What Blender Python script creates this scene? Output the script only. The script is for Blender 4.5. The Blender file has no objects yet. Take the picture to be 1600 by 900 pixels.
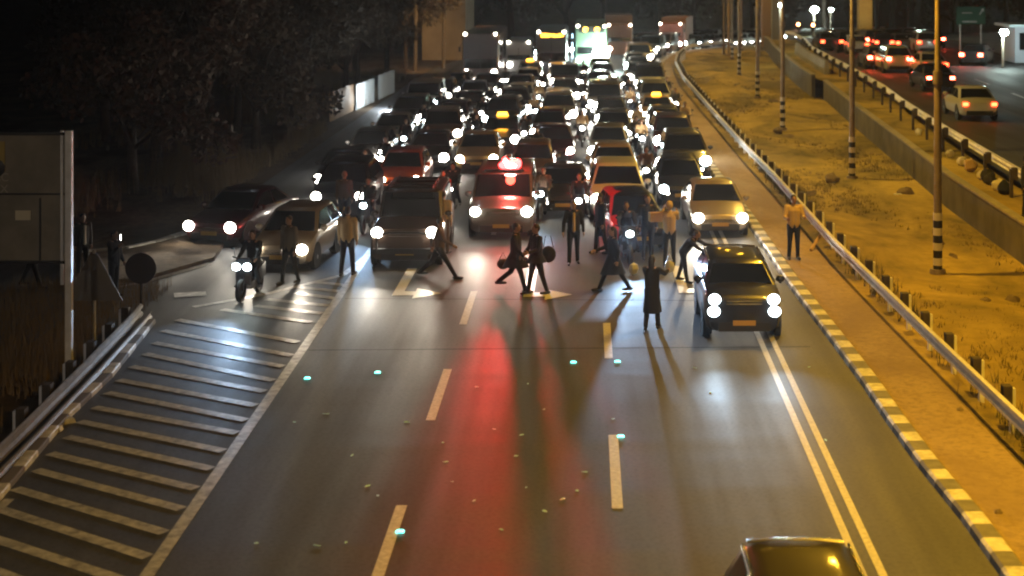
import bpy, bmesh, math, random
from math import radians, sin, cos, pi, sqrt, atan2
from mathutils import Vector, Matrix
random.seed(7)
SC = bpy.context.scene
COL = SC.collection
# ------------------------------------------------------------------ camera
CAM_H = 8.4            # footbridge camera height
F = 2400.0; CX = 915.0; HY = -60.0   # focal length, road vanishing point, in photo pixels
cd = bpy.data.cameras.new('camera'); cam = bpy.data.objects.new('camera', cd); COL.objects.link(cam)
cam.location = (0, 0, CAM_H); cam.rotation_euler = (radians(90), 0, 0)
cd.sensor_width = 36; cd.lens = F/1600*36
cd.shift_x = (800-CX)/1600; cd.shift_y = (HY-450)/1600
cd.dof.use_dof = True; cd.dof.focus_distance = 37; cd.dof.aperture_fstop = .9
cd.clip_end = 3000; cd.clip_start = .5
SC.camera = cam
# ------------------------------------------------------------------ world, moon, exposure
W = bpy.data.worlds.new('World'); SC.world = W; W.use_nodes = True
nt = W.node_tree; bg = nt.nodes['Background']
sky = nt.nodes.new('ShaderNodeTexSky'); sky.sky_type = 'NISHITA'; sky.sun_disc = False
sky.sun_elevation = radians(-6); sky.sun_rotation = radians(200)
nt.links.new(sky.outputs[0], bg.inputs[0]); bg.inputs[1].default_value = 0.05
sl = bpy.data.lights.new('moon_light', 'SUN'); sl.energy = 0.006; sl.angle = radians(.5); sl.color = (.75, .85, 1)
so = bpy.data.objects.new('moon_light', sl); COL.objects.link(so); so.rotation_euler = (radians(35), 0, radians(200))
vs = SC.view_settings; vs.view_transform = 'Standard'; vs.look = 'None'; vs.exposure = 1.2; vs.gamma = 1; vs.use_curve_mapping = False
SC.render.engine = 'CYCLES'
cy = SC.cycles
cy.use_denoising = True; cy.max_bounces = 5; cy.diffuse_bounces = 2; cy.glossy_bounces = 3
cy.transmission_bounces = 2; cy.sample_clamp_indirect = 3; cy.sample_clamp_direct = 0
cy.caustics_reflective = False; cy.caustics_refractive = False
cy.filter_width = 2.1
try: cy.use_light_tree = True
except Exception: pass
SODIUM = (1.0, .53, .03)

# ------------------------------------------------------------------ helpers
def G(px, py, z=0.0):
    """photo pixel -> spot of the place at height z"""
    D = F*(CAM_H-z)/(py-HY)
    return ((px-CX)/F*D, D)

def curve(Y): return .003*max(0, Y-110)**2
def gz(Y): return -.035*max(0, Y-140)

MATS = {}
def M(name, col=(.5,.5,.5), rough=.6, metal=0, emit=None, estr=0, noise=None, spec=.5, coat=0, bump=0, trans=0):
    if name in MATS: return MATS[name]
    m = bpy.data.materials.new(name); m.use_nodes = True
    n = m.node_tree.nodes; l = m.node_tree.links
    b = n['Principled BSDF']
    b.inputs['Base Color'].default_value = (*col, 1)
    b.inputs['Roughness'].default_value = rough; b.inputs['Metallic'].default_value = metal
    b.inputs['Specular IOR Level'].default_value = spec
    if coat: b.inputs['Coat Weight'].default_value = coat; b.inputs['Coat Roughness'].default_value = .06
    if trans: b.inputs['Transmission Weight'].default_value = trans
    if emit:
        b.inputs['Emission Color'].default_value = (*emit, 1); b.inputs['Emission Strength'].default_value = estr
    if noise:
        # noise = (scale, colour2, [detail], [contrast])
        tc = n.new('ShaderNodeTexCoord'); t = n.new('ShaderNodeTexNoise'); t.inputs['Scale'].default_value = noise[0]
        t.inputs['Detail'].default_value = 6; t.inputs['Roughness'].default_value = .65
        r = n.new('ShaderNodeValToRGB'); r.color_ramp.elements[0].position = .36; r.color_ramp.elements[1].position = .64
        r.color_ramp.elements[0].color = (*col, 1); r.color_ramp.elements[1].color = (*noise[1], 1)
        l.new(tc.outputs['Object'], t.inputs['Vector']); l.new(t.outputs['Fac'], r.inputs[0]); l.new(r.outputs[0], b.inputs['Base Color'])
        if bump:
            bp = n.new('ShaderNodeBump'); bp.inputs['Strength'].default_value = bump; bp.inputs['Distance'].default_value = .05
            l.new(t.outputs['Fac'], bp.inputs['Height']); l.new(bp.outputs[0], b.inputs['Normal'])
    MATS[name] = m
    return m

class MB:
    def __init__(s): s.v = []; s.f = []; s.mi = []
    def add(s, verts, faces, mi=0):
        o = len(s.v); s.v += [tuple(p) for p in verts]
        for f in faces: s.f.append(tuple(i+o for i in f)); s.mi.append(mi)
        return s
    def box(s, c, d, mi=0, rz=0, taper=1.0):
        x, y, z = d[0]/2, d[1]/2, d[2]/2
        vs_ = []
        for k, sz in ((0, -z), (1, z)):
            t = taper if k else 1
            for a, b in ((-x,-y),(x,-y),(x,y),(-x,y)):
                a *= t; b *= t
                vs_.append((c[0]+a*cos(rz)-b*sin(rz), c[1]+a*sin(rz)+b*cos(rz), c[2]+sz))
        return s.add(vs_, [(3,2,1,0),(4,5,6,7),(0,1,5,4),(1,2,6,5),(2,3,7,6),(3,0,4,7)], mi)
    def rings(s, rings, mi=0, cap=True, closed=True):
        n = len(rings[0]); o = len(s.v)
        for r in rings: s.v += [tuple(p) for p in r]
        for i in range(len(rings)-1):
            for j in range(n if closed else n-1):
                k = (j+1) % n
                s.f.append((o+i*n+j, o+i*n+k, o+(i+1)*n+k, o+(i+1)*n+j)); s.mi.append(mi)
        if cap:
            s.f.append(tuple(o+j for j in reversed(range(n)))); s.mi.append(mi)
            e = o+(len(rings)-1)*n
            s.f.append(tuple(e+j for j in range(n))); s.mi.append(mi)
        return s
    def tube(s, pts, rad, n=8, mi=0):
        pts = [Vector(p) for p in pts]; rs = []
        if not hasattr(rad, '__len__'): rad = [rad]*len(pts)
        up = None
        for i, p in enumerate(pts):
            d = (pts[min(i+1, len(pts)-1)]-pts[max(i-1, 0)]).normalized()
            if up is None:
                up = Vector((0,0,1)) if abs(d.z) < .9 else Vector((1,0,0))
            a = d.cross(up).normalized(); b = d.cross(a).normalized()
            up = a.cross(d).normalized() if True else up
            up = -b
            rs.append([p+(a*cos(2*pi*k/n)+b*sin(2*pi*k/n))*rad[i] for k in range(n)])
        return s.rings(rs, mi)
    def cyl(s, c, r, h, axis='z', n=16, mi=0, r2=None):
        r2 = r if r2 is None else r2
        ax = {'x': Vector((1,0,0)), 'y': Vector((0,1,0)), 'z': Vector((0,0,1))}[axis]
        c = Vector(c)
        return s.tube([c-ax*h/2, c+ax*h/2], [r, r2], n, mi)
    def ball(s, c, r, n=10, mi=0, m=None):
        # ellipsoid
        r = (r, r, r) if not hasattr(r, '__len__') else r
        m_ = n//2+1; rs = []
        for i in range(m_+1):
            th = pi*(.02 + .96*i/m_)
            rs.append([(c[0]+r[0]*sin(th)*cos(2*pi*k/n), c[1]+r[1]*sin(th)*sin(2*pi*k/n), c[2]-r[2]*cos(th)) for k in range(n)])
        return s.rings(rs, mi)
    def capsule(s, a, b, ra, rb, n=10):
        a = Vector(a); b = Vector(b); d = (b-a); L = d.length or 1e-4; d.normalize()
        pts = []; rr = []
        for t in (-.98, -.7, 0):
            pts.append(a+d*ra*t); rr.append(ra*sqrt(max(1-t*t, .02)))
        for t in (0, .7, .98):
            pts.append(b+d*rb*t); rr.append(rb*sqrt(max(1-t*t, .02)))
        return s.tube(pts, rr, n)
    def sweep(s, path, prof, mi=0, zf=None, cap=True):
        """prof: list of (across, up); path: list of (x,y) or (x,y,z)"""
        rs = []
        for i, p in enumerate(path):
            a = path[max(i-1, 0)]; b = path[min(i+1, len(path)-1)]
            d = Vector((b[0]-a[0], b[1]-a[1])).normalized(); nx, ny = d.y, -d.x
            z = p[2] if len(p) > 2 else 0
            rs.append([(p[0]+u*nx, p[1]+u*ny, z+w) for u, w in prof])
        return s.rings(rs, mi, cap)
    def mesh(s, name, mats, smooth=None):
        me = bpy.data.meshes.new(name); me.from_pydata(s.v, [], s.f)
        for m in (mats if isinstance(mats, (list, tuple)) else [mats]): me.materials.append(m)
        for p, mi in zip(me.polygons, s.mi): p.material_index = mi
        me.validate(); 
        bm = bmesh.new(); bm.from_mesh(me); bmesh.ops.recalc_face_normals(bm, faces=bm.faces); bm.to_mesh(me); bm.free()
        if smooth is not None:
            me.polygons.foreach_set('use_smooth', [True]*len(me.polygons))
            me.set_sharp_from_angle(angle=radians(smooth))
        me.update(); return me

def link(name, data, parent=None, loc=(0,0,0), rot=(0,0,0)):
    o = bpy.data.objects.new(name, data); COL.objects.link(o)
    o.location = loc; o.rotation_euler = rot
    if parent: o.parent = parent
    return o
def tag(o, label=None, cat=None, group=None, kind=None):
    if label: o['label'] = label
    if cat: o['category'] = cat
    if group: o['group'] = group
    if kind: o['kind'] = kind
    return o
def thing(name, label, cat, loc=(0,0,0), rz=0, group=None):
    o = link(name, None, None, loc, (0,0,rz)); o.empty_display_size = .2
    return tag(o, label, cat, group)
def struct(name, me): return tag(link(name, me), kind='structure')
# a spec is (name, mesh, loc, rot, children, paint?)
def spec(name, mesh, loc=(0,0,0), rot=(0,0,0), kids=(), paint=False): return (name, mesh, loc, rot, kids, paint)
def place(specs, root, paint=None):
    out = {}
    for nm, me, loc, rot, kids, pt in specs:
        o = link(nm, me, root, loc, rot)
        if pt and paint:
            o.material_slots[0].link = 'OBJECT'; o.material_slots[0].material = paint
        out[nm] = o
        if kids: place(kids, o, paint)
    return out
def spot(name, parent, loc, rot, watts, col, size=100, blend=.6, rad=.08):
    l = bpy.data.lights.new(name, 'SPOT'); l.energy = watts; l.color = col; l.spot_size = radians(size); l.spot_blend = blend; l.shadow_soft_size = rad
    return link(name, l, parent, loc, rot)
def point(name, parent, loc, watts, col, rad=.1):
    l = bpy.data.lights.new(name, 'POINT'); l.energy = watts; l.color = col; l.shadow_soft_size = rad
    return link(name, l, parent, loc)

# ------------------------------------------------------------------ ground materials
def dirt(name, c1, c2, c3, s1=.35, s2=6, bump=.6):
    m = M(name, c1, .95); n = m.node_tree.nodes; l = m.node_tree.links; b = n['Principled BSDF']
    b.inputs['Specular IOR Level'].default_value = .2
    tc = n.new('ShaderNodeTexCoord')
    mp = n.new('ShaderNodeMapping'); mp.inputs['Scale'].default_value = (1, .55, 1); l.new(tc.outputs['Object'], mp.inputs[0])
    a = n.new('ShaderNodeTexNoise'); a.inputs['Scale'].default_value = s1; a.inputs['Detail'].default_value = 7; a.inputs['Roughness'].default_value = .62; a.inputs['Distortion'].default_value = .6
    c = n.new('ShaderNodeTexNoise'); c.inputs['Scale'].default_value = s2; c.inputs['Detail'].default_value = 8; c.inputs['Roughness'].default_value = .75
    l.new(mp.outputs[0], a.inputs['Vector']); l.new(tc.outputs['Object'], c.inputs['Vector'])
    r = n.new('ShaderNodeValToRGB'); e = r.color_ramp.elements; e[0].position = .40; e[1].position = .60
    e[0].color = (*c1, 1); e[1].color = (*c2, 1)
    r2 = n.new('ShaderNodeValToRGB'); e = r2.color_ramp.elements; e[0].position = .45; e[1].position = .68; e[0].color = (0,0,0,1); e[1].color = (1,1,1,1)
    mx = n.new('ShaderNodeMix'); mx.data_type = 'RGBA'
    l.new(a.outputs['Fac'], r.inputs[0]); l.new(c.outputs['Fac'], r2.inputs[0])
    l.new(r2.outputs[0], mx.inputs[0]); l.new(r.outputs[0], mx.inputs[6]); mx.inputs[7].default_value = (*c3, 1)
    l.new(mx.outputs[2], b.inputs['Base Color'])
    bp = n.new('ShaderNodeBump'); bp.inputs['Strength'].default_value = bump; bp.inputs['Distance'].default_value = .12
    l.new(c.outputs['Fac'], bp.inputs['Height']); l.new(bp.outputs[0], b.inputs['Normal'])
    return m
def asphalt(name, base=.045, rough=.36, wear=True):
    m = M(name, (base,)*3, rough, spec=.65); n = m.node_tree.nodes; l = m.node_tree.links; b = n['Principled BSDF']
    tc = n.new('ShaderNodeTexCoord')
    def noise(scale, vec, detail=6):
        mp = n.new('ShaderNodeMapping'); mp.inputs['Scale'].default_value = vec; l.new(tc.outputs['Object'], mp.inputs[0])
        t = n.new('ShaderNodeTexNoise'); t.inputs['Scale'].default_value = scale; t.inputs['Detail'].default_value = detail
        t.inputs['Roughness'].default_value = .6; l.new(mp.outputs[0], t.inputs['Vector']); return t
    streak = noise(1.0, (.12, 1.6, 1), 5)       # paver joints across the road
    tracks = noise(.9, (1.0, .05, 1), 3)        # wheel tracks along it
    fine = noise(14, (1,1,1), 4)
    blot = noise(.5, (1, .6, 1), 5)
    def ramp(src, p0, c0, p1, c1):
        r = n.new('ShaderNodeMapRange'); r.inputs[1].default_value = p0; r.inputs[2].default_value = p1
        r.inputs[3].default_value = c0; r.inputs[4].default_value = c1; l.new(src.outputs['Fac'], r.inputs[0]); return r
    def mul(a, b_):
        q = n.new('ShaderNodeMath'); q.operation = 'MULTIPLY'; l.new(a.outputs[0], q.inputs[0]); l.new(b_.outputs[0], q.inputs[1]); return q
    v = mul(mul(ramp(streak, .38, .90, .6, 1.06), ramp(tracks, .35, .78, .65, 1.25)), mul(ramp(fine, .3, .7, .55, 1.35), ramp(blot, .3, .85, .7, 1.15)))
    hs = n.new('ShaderNodeVectorMath'); hs.operation = 'SCALE'; hs.inputs[0].default_value = (base*.97, base*.98, base*1.07)
    l.new(v.outputs[0], hs.inputs['Scale']); l.new(hs.outputs[0], b.inputs['Base Color'])
    ro = mul(ramp(streak, .35, rough*.95, .65, rough*1.05), ramp(tracks, .35, 1.12, .65, .88)); l.new(ro.outputs[0], b.inputs['Roughness'])
    bp = n.new('ShaderNodeBump'); bp.inputs['Strength'].default_value = .12; bp.inputs['Distance'].default_value = .01
    l.new(fine.outputs['Fac'], bp.inputs['Height']); l.new(bp.outputs[0], b.inputs['Normal'])
    return m
m_verge = dirt('sandy_verge', (.11,.09,.028), (.42,.31,.085), (.26,.19,.05), .26, 2.2, .2)
m_shoulder = dirt('dusty_shoulder', (.26,.19,.10), (.36,.27,.15), (.22,.16,.09), .5, 7, .3)
m_leftdirt = dirt('brown_bank', (.08,.055,.035), (.17,.12,.075), (.05,.04,.025), .5, 3.5)
m_asph = asphalt('asphalt', .045, .6)
m_asph2 = asphalt('dark_asphalt', .03, .72)
m_paint = M('road_paint', (.55,.54,.50), .45, noise=(5, (.22,.215,.20)))
m_paint_y = M('worn_line_paint', (.62,.60,.54), .5, noise=(12, (.40,.38,.34)))
m_conc = M('concrete', (.27,.25,.22), .85, noise=(1.3, (.17,.16,.14)), bump=.4)
m_black = M('black_rubber', (.012,.012,.012), .7)
m_trim = M('dark_trim', (.02,.02,.022), .4)
m_galv = M('galvanised_steel', (.78,.78,.80), .5, .1, noise=(3, (.60,.59,.59)))
m_wood = M('dark_block', (.06,.045,.035), .8, noise=(8, (.03,.025,.02)))
m_chrome = M('chrome', (.7,.7,.7), .15, 1)
m_glass = M('car_glass', (.008,.009,.010), .06, spec=.8)
m_plate = M('yellow_plate', (.40,.25,.04), .5)
m_whitep = M('white_paint', (.72,.72,.70), .35)

# ------------------------------------------------------------------ terrain
ys = [-40] + list(range(0, 140, 10)) + list(range(140, 260, 10)) + [320, 500, 1500]
g = MB(); xs = [-900, -200, -60, -30, -13, 0, 7, 40, 100, 300, 900]
vv = [(x + (0 if abs(x) > 50 else curve(min(y, 220))), y, gz(min(y, 260))-.012 - (.25 if x < -12 and y < 60 else 0)) for y in ys for x in xs]
n_ = len(xs)
g.add(vv, [(j*n_+i, j*n_+i+1, (j+1)*n_+i+1, (j+1)*n_+i) for j in range(len(ys)-1) for i in range(n_-1)])
struct('ground', g.mesh('ground', m_leftdirt))

KERB = [G(1700,1090), G(1566,900), G(1504,813), G(1438,731), G(1387,660), G(1346,598), G(1305,542), G(1274,501), G(1228,440), G(1165,345), (5.0,60), (4.95,78), (5.0,95)]
KERB = [(KERB[0][0], 8)] + KERB[1:] + [(5.3+curve(y), y) for y in range(105, 230, 6)]
def resample(path, step):
    out = [path[0]]; 
    for a, b in zip(path, path[1:]):
        L = math.hypot(b[0]-a[0], b[1]-a[1]); n = max(1, int(round(L/step)))
        for k in range(1, n+1): out.append((a[0]+(b[0]-a[0])*k/n, a[1]+(b[1]-a[1])*k/n))
    return out
def kx(Y, path=KERB):
    for a, b in zip(path, path[1:]):
        if a[1] <= Y <= b[1]: return a[0]+(b[0]-a[0])*(Y-a[1])/(b[1]-a[1])
    return path[-1][0] if Y > path[-1][1] else path[0][0]
RAIL = [(7.75,8), (7.28,25.5), (7.06,32.4), (6.8,42), (6.77,55), (6.62,66), (6.55,80), (6.5,103)] + [(6.7+curve(y)*1.02, y) for y in range(110, 225, 8)]
def strip(name, left, right, y0, y1, z, mat, step=5, lift=0):
    m = MB(); yy = [y0+(y1-y0)*i/max(1, round((y1-y0)/step)) for i in range(max(1, round((y1-y0)/step))+1)]
    v = []
    for y in yy:
        for k in range(5):
            x = left(y)+(right(y)-left(y))*k/4; v.append((x, y, gz(y)+z))
    m.add(v, [(i*5+k, i*5+k+1, i*5+k+6, i*5+k+5) for i in range(len(yy)-1) for k in range(4)])
    return struct(name, m.mesh(name, mat))
# main carriageway and slip road
strip('road', lambda y: (-12.2 if y > 34 else -10.2)+curve(y) + (0), lambda y: kx(y), 2, 228, 0.0, m_asph)
m = MB(); sl_pts = [(-12.2,33.5,.001),(-12.2,44,.001),(-15,43.5,.001),(-22,42,.001),(-40,39,.001),(-40,32,.001),(-22,33,.001),(-14,33.5,.001)]
m.add(sl_pts, [tuple(range(8))]); struct('slip_road', m.mesh('slip_road', m_asph))
strip('shoulder_verge', lambda y: kx(y)+.16, lambda y: kx(y, RAIL)-.1, 2, 222, .09, m_shoulder)
WALL = [(11.6,8),(11.9,30),(12.0,42),(12.2,52),(12.7,61),(13.5,77),(14.4,93)]
WALL2 = [(13.9,94.5),(14.1,101),(14.6,112),(15.6,128)] + [(12.6+curve(y), y) for y in range(150, 225, 10)]
def wx(y):
    return kx(y, WALL) if y <= 93 else kx(y, WALL2)
def bumpy_strip(name, left, right, y0, y1, z, mat, amp, nx, ny):
    m = MB(); v = []; rnd = random.Random(3)
    for j in range(ny+1):
        y = y0+(y1-y0)*j/ny
        for i in range(nx+1):
            x = left(y)+(right(y)-left(y))*i/nx
            e = 0 if i in (0, nx) else amp*(sin(x*1.3+y*.23)+sin(y*.41-x*.7)*.8+rnd.uniform(-.5, .5))
            v.append((x, y, gz(y)+z+e))
    m.add(v, [(j*(nx+1)+i, j*(nx+1)+i+1, (j+1)*(nx+1)+i+1, (j+1)*(nx+1)+i) for j in range(ny) for i in range(nx)])
    return struct(name, m.mesh(name, mat, 80))
bumpy_strip('sand_verge', lambda y: kx(y, RAIL)-.1, lambda y: wx(y)+.02, 2, 222, .085, m_verge, .05, 14, 110)
# upper terrace and second road
TZ = 1.15
RAIL2 = [(12.95,30),(13.4,47),(14.05,60.2),(14.8,71.7),(15.5,79.8),(16.2,93.3),(16.6,104),(17.2,117),(18.3,128)] + [(14.6+curve(y), y) for y in range(150, 205, 10)]
def tx(y): return kx(y, RAIL2)
def tz(y): return TZ+gz(y)
bumpy_strip('terrace', lambda y: wx(y)+.12, lambda y: tx(y)+.9, 5, 200, TZ, m_verge, .012, 5, 60)
strip('upper_road', lambda y: tx(y)+.5, lambda y: tx(y)+14.5, 5, 205, TZ+.05, m_asph2)
strip('far_pavement', lambda y: tx(y)+14.5, lambda y: tx(y)+60, 5, 205, TZ+.16, m_conc)
# kerbs
def kerb(name, path, mats_, step, prof):
    m = MB(); p = resample(path, step)
    for i, (a, b) in enumerate(zip(p, p[1:])):
        d = Vector((b[0]-a[0], b[1]-a[1])); q = (a[0]+d.x*.985, a[1]+d.y*.985)
        m.sweep([(a[0], a[1], gz(a[1])), (q[0], q[1], gz(b[1]))], prof, mi=i % 2)
    return struct(name, m.mesh(name, mats_))
m_k1 = M('kerb_white', (.74,.72,.68), .6, noise=(4, (.40,.38,.34)))
m_k2 = M('kerb_black', (.13,.125,.12), .7, noise=(5, (.20,.19,.18)))
kp = [(-.04,-.05),(-.02,.10),(.02,.14),(.28,.14),(.31,.12),(.31,-.05)]
kerb('kerb', KERB, [m_k1, m_k2], .52, kp)
LK = [(-9.15,22),(-9.5,26.1),(-9.68,28.2),(-9.75,31),(-10.05,34.2),(-10.2,35.7)]
kerb('left_kerb', LK, [m_k1, M('bare_kerb', (.14,.12,.10), .8)], .75, [(-.02,-.05),(-.02,.08),(.0,.10),(.18,.10),(.2,.08),(.2,-.05)])
IK = [G(120,398), G(142,396), G(194,392), G(237,383), G(290,366), (-12.6,51)]
kerb('island_kerb', IK, [m_k1, M('island_kerb_bare', (.30,.27,.22), .8)], 1.0, [(-.02,-.05),(-.02,.10),(.0,.13),(.18,.13),(.2,.11),(.2,-.05)])
m = MB(); isl = [G(110,445), G(215,441), G(335,407), G(350,385), G(300,370), G(237,386), G(194,395), G(110,402)]
m.rings([[(x, y, -.03) for x, y in isl], [(x, y, .10) for x, y in isl]]); struct('traffic_island', m.mesh('traffic_island', m_leftdirt))

# ------------------------------------------------------------------ painted markings
def line_on(m, a, b, w, z=.006, mi=0):
    d = Vector((b[0]-a[0], b[1]-a[1])).normalized(); nx, ny = d.y*w/2, -d.x*w/2
    m.add([(a[0]-nx, a[1]-ny, z), (a[0]+nx, a[1]+ny, z), (b[0]+nx, b[1]+ny, z), (b[0]-nx, b[1]-ny, z)], [(0,1,2,3)], mi)
m = MB()
for py0, py1 in ((455,507),(577,657),(790,905)): line_on(m, (-2.84, G(0,py1)[1]), (-2.84, G(0,py0)[1]), .17)
for py0, py1 in ((505,560),(680,795)): line_on(m, (.49, G(0,py1)[1]), (.49, G(0,py0)[1]), .17)
for k in range(1, 5):
    line_on(m, (-2.84, 38.8+8.4*k), (-2.84, 42.2+8.4*k), .15); line_on(m, (.49, 36+8.4*k), (.49, 39.2+8.4*k), .15)
line_on(m, (-2.84, 12.5), (-2.84, 15.6), .17); line_on(m, (.49, 12), (.49, 15), .17)
struct('lane_dashes', m.mesh('lane_dashes', m_paint_y))
m = MB()
for off in (-.14, .14):
    line_on(m, (3.93+off, 4), (3.93+off, 21), .12); line_on(m, (3.93+off, 21), (4.02+off, 35), .12); line_on(m, (4.02+off, 35), (4.08+off, 60), .12)
struct('double_line', m.mesh('double_line', m_paint_y))
m = MB()
line_on(m, (-5.98, 10), (-6.0, 21), .2, .005); line_on(m, (-6.0, 21), (-6.25, 45), .2, .005)
up = [G(302,480), G(410,461), G(536,430), G(580,395)]
for a, b in zip(up, up[1:]): line_on(m, a, b, .18, .0075)
line_on(m, (-9.3,10), (-9.0,24), .16, .006)
hat = [((347,484),(485,504)),((277,500),(465,535)),((254,517),(456,556)),((240,536),(442,573)),((225,553),(427,595)),((205,573),(413,612)),((185,594),(399,634)),((167,614),(384,657)),((147,637),(370,677)),((124,659),(349,705)),((104,683),(330,733)),((78,709),(306,764)),((55,735),(284,796)),((23,764),(257,833)),((-10,793),(231,871)),((-40,832),(205,912)),((-90,862),(170,960)),((399,478),(503,490)),((416,468),(514,478)),((462,458),(526,467)),((468,449),(534,456)),((491,441),(542,446))]
for a, b in hat: line_on(m, G(*a), G(*b), .22, .0105)
ek = [G(215,444), G(328,412)]
line_on(m, G(120,462), G(215,443), .16, .013); line_on(m, ek[0], ek[1], .2, .0125)
line_on(m, G(272,462), G(322,459), .5, .0145)
struct('hatch_marking', m.mesh('hatch_marking', m_paint))
# pavement arrows (bent arrows, foreshortened)
m = MB()
for px, py in ((622,459),(826,461),(1068,455)):
    x, y = G(px, py)
    m.add([(x-.13, y+.1, .008), (x+.13, y+.1, .008), (x+.13, y+3.2, .008), (x-.13, y+3.2, .008)], [(0,1,2,3)])
    m.add([(x-.13, y-.25, .0125), (x+.45, y-.2, .0125), (x+.45, y+.22, .0125), (x-.13, y+.3, .0125)], [(0,1,2,3)])
    m.add([(x+.42, y-.6, .0155), (x+1.1, y, .0155), (x+.42, y+.6, .0155)], [(0,1,2)])
struct('arrow_marking', m.mesh('arrow_marking', M('fresh_paint', (.75,.75,.72), .4)))
m = MB(); line_on(m, (-6.0, 38.3), (4.9, 38.0), .05, .0025); line_on(m, (-6.0, 33.2), (4.9, 33.5), .05, .0025)
struct('tar_seam', m.mesh('tar_seam', M('tar_seam', (.03,.03,.03), .75, spec=.2)))
m = MB()
for k in range(12): line_on(m, (tx(40+k*10)+7.6, 40+k*10), (tx(44+k*10)+7.6, 44+k*10), .15, tz(42+k*10)+.056)
struct('upper_lane_dashes', m.mesh('upper_lane_dashes', m_paint))

# ------------------------------------------------------------------ guardrails
WB = [(0,-.15),(.05,-.12),(.05,-.06),(0,-.02),(0,.02),(.05,.06),(.05,.12),(0,.15),(-.025,.14),(.02,.10),(.02,.07),(-.025,.02),(-.025,-.02),(.02,-.07),(.02,-.10),(-.025,-.14)]
WBF = [(-u, w) for u, w in WB]
def guardrail(label, path, h, post_step, rng, base=0, zfun=gz, prof=WBF, post_mat=None, side=1, blockmat=None, bmat=None, bsize=(.16,.2,.36)):
    t = thing('guardrail', label, 'guardrail', (0,0,0))
    b = MB(); p = resample(path, 4); b.sweep([(x, y, zfun(y)+base+h) for x, y in p], prof); link('beam', b.mesh('beam', bmat or m_galv, 40), t)
    pm = MB(); pm.box((0,0,h/2+.05), (.09,.12,h+.2)); pmesh = pm.mesh('post', post_mat or m_galv)
    bm_ = MB(); bm_.box((0,0,0), bsize); bmesh_ = bm_.mesh('spacer_block', blockmat or m_wood)
    y = rng[0]
    while y < rng[1]:
        x = kx(y, path)
        q = link('post', pmesh, t, (x+side*.33, y, zfun(y)+base))
        link('spacer_block', bmesh_, q, (-side*.1, 0, h+.02))
        y += post_step
    return t
guardrail('long steel guardrail between the striped kerb and the sandy verge', RAIL, .62, 1.9, (12, 132), base=.08)
guardrail('tan steel guardrail edging the upper road above the retaining wall', RAIL2, .72, 3.8, (32, 128), base=0, zfun=tz, side=-1, prof=WB, post_mat=m_wood)
LR = [(-9.55,20),(-9.65,24),(-9.8,27),(-10.05,31),(-10.3,34.6),(-10.42,36.0)]
t = guardrail('dented double guardrail bordering the hatched gore on the left', LR, .36, 1.6, (21, 35.5), base=-.12, side=-1, prof=WB, bmat=M('weathered_rail',(.22,.20,.18),.6,.2,noise=(3,(.13,.115,.10))))
b = MB(); b.sweep([(x+.24, y, .06) for x, y in LR], WBF); link('lower_beam', b.mesh('lower_beam', MATS['weathered_rail'], 40), t)
# fallen tan post on the shoulder
t = MB(); x, y = G(1278,395); t.tube([(x-.25,y-.3,.14),(x+.12,y+.2,.5)], .05, 6)
tag(link('leaning_stake', t.mesh('leaning_stake', M('raw_wood', (.45,.30,.18), .8))), 'pale wooden stake leaning against the guardrail near the man in a tan shirt', 'stake')

# ------------------------------------------------------------------ retaining walls
m_wall = M('stained_concrete', (.13,.12,.11), .9, noise=(.8, (.07,.068,.065)), bump=.5)
m_cap = M('wall_coping', (.30,.27,.22), .8, noise=(2, (.2,.18,.15)))
def wall(label, path, h, zfun=gz, th=.22):
    t = thing('retaining_wall', label, 'wall')
    b = MB(); b.sweep([(x, y, zfun(y)) for x, y in resample(path, 5)], [(0,-.3),(0,h),(th,h),(th,-.3)]); link('wall_panel', b.mesh('wall_panel', m_wall), t)
    b = MB(); b.sweep([(x, y, zfun(y)) for x, y in resample(path, 5)], [(-.03,h+.003),(-.03,h+.07),(th+.03,h+.07),(th+.03,h+.003)]); link('coping', b.mesh('coping', m_cap), t)
    return t
wall('dark concrete retaining wall running beside the sandy verge', WALL, TZ+.02)
wall('far concrete wall section beyond the end of the longer retaining wall', WALL2[:5], TZ+.25)
# concrete parapet beside upper road, far end, and scrap heap
pp = [(15.9,99),(16.3,110),(17.0,121)]
t = MB(); t.sweep([(x-.55, y, tz(y)) for x, y in pp], [(0,0),(.08,.85),(.30,.85),(.38,0)]); tag(link('concrete_parapet', t.mesh('concrete_parapet', m_conc)), 'orange-lit concrete parapet at the far end of the upper guardrail', 'barrier')

# ------------------------------------------------------------------ street lamps (banded poles)
m_pole = M('lamp_pole_steel', (.26,.21,.17), .55, .2, noise=(2.5, (.17,.13,.10)))
m_bandw = M('band_white', (.62,.58,.55), .5); m_bandk = M('band_black', (.015,.015,.015), .5)
m_sodium = M('sodium_lens', (.9,.5,.1), .4, emit=SODIUM, estr=60)
m_lampglass = M('cold_lamp', (.9,.9,.9), .4, emit=(.75,1.0,.92), estr=35)
pb = MB(); pb.tube([(0,0,0),(0,0,5.2),(0,0,5.25),(0,0,10)], [.115,.10,.085,.06], 12)
pb.tube([(0,0,5.05),(0,0,5.4)], [.13,.13], 12); pb.tube([(0,0,.0),(0,0,.12)], [.22,.2], 10)
pole_me = pb.mesh('pole', m_pole, 40)
bb = MB()
for k in range(8):
    bb.tube([(0,0,.02+k*.2),(0,0,.02+(k+1)*.2)], [.124,.124], 12, mi=(k+1) % 2)
band_me = bb.mesh('painted_bands', [m_bandw, m_bandk], 40)
ab = MB(); ab.tube([(0,0,9.9),(-.5,0,10.3),(-1.6,0,10.45)], [.05,.045,.04], 8); arm_me = ab.mesh('arm', m_pole, 40)
hb = MB(); hb.box((-1.95,0,10.47), (.8,.3,.14), taper=.8); head_me = hb.mesh('lamp_head', m_pole)
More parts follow.
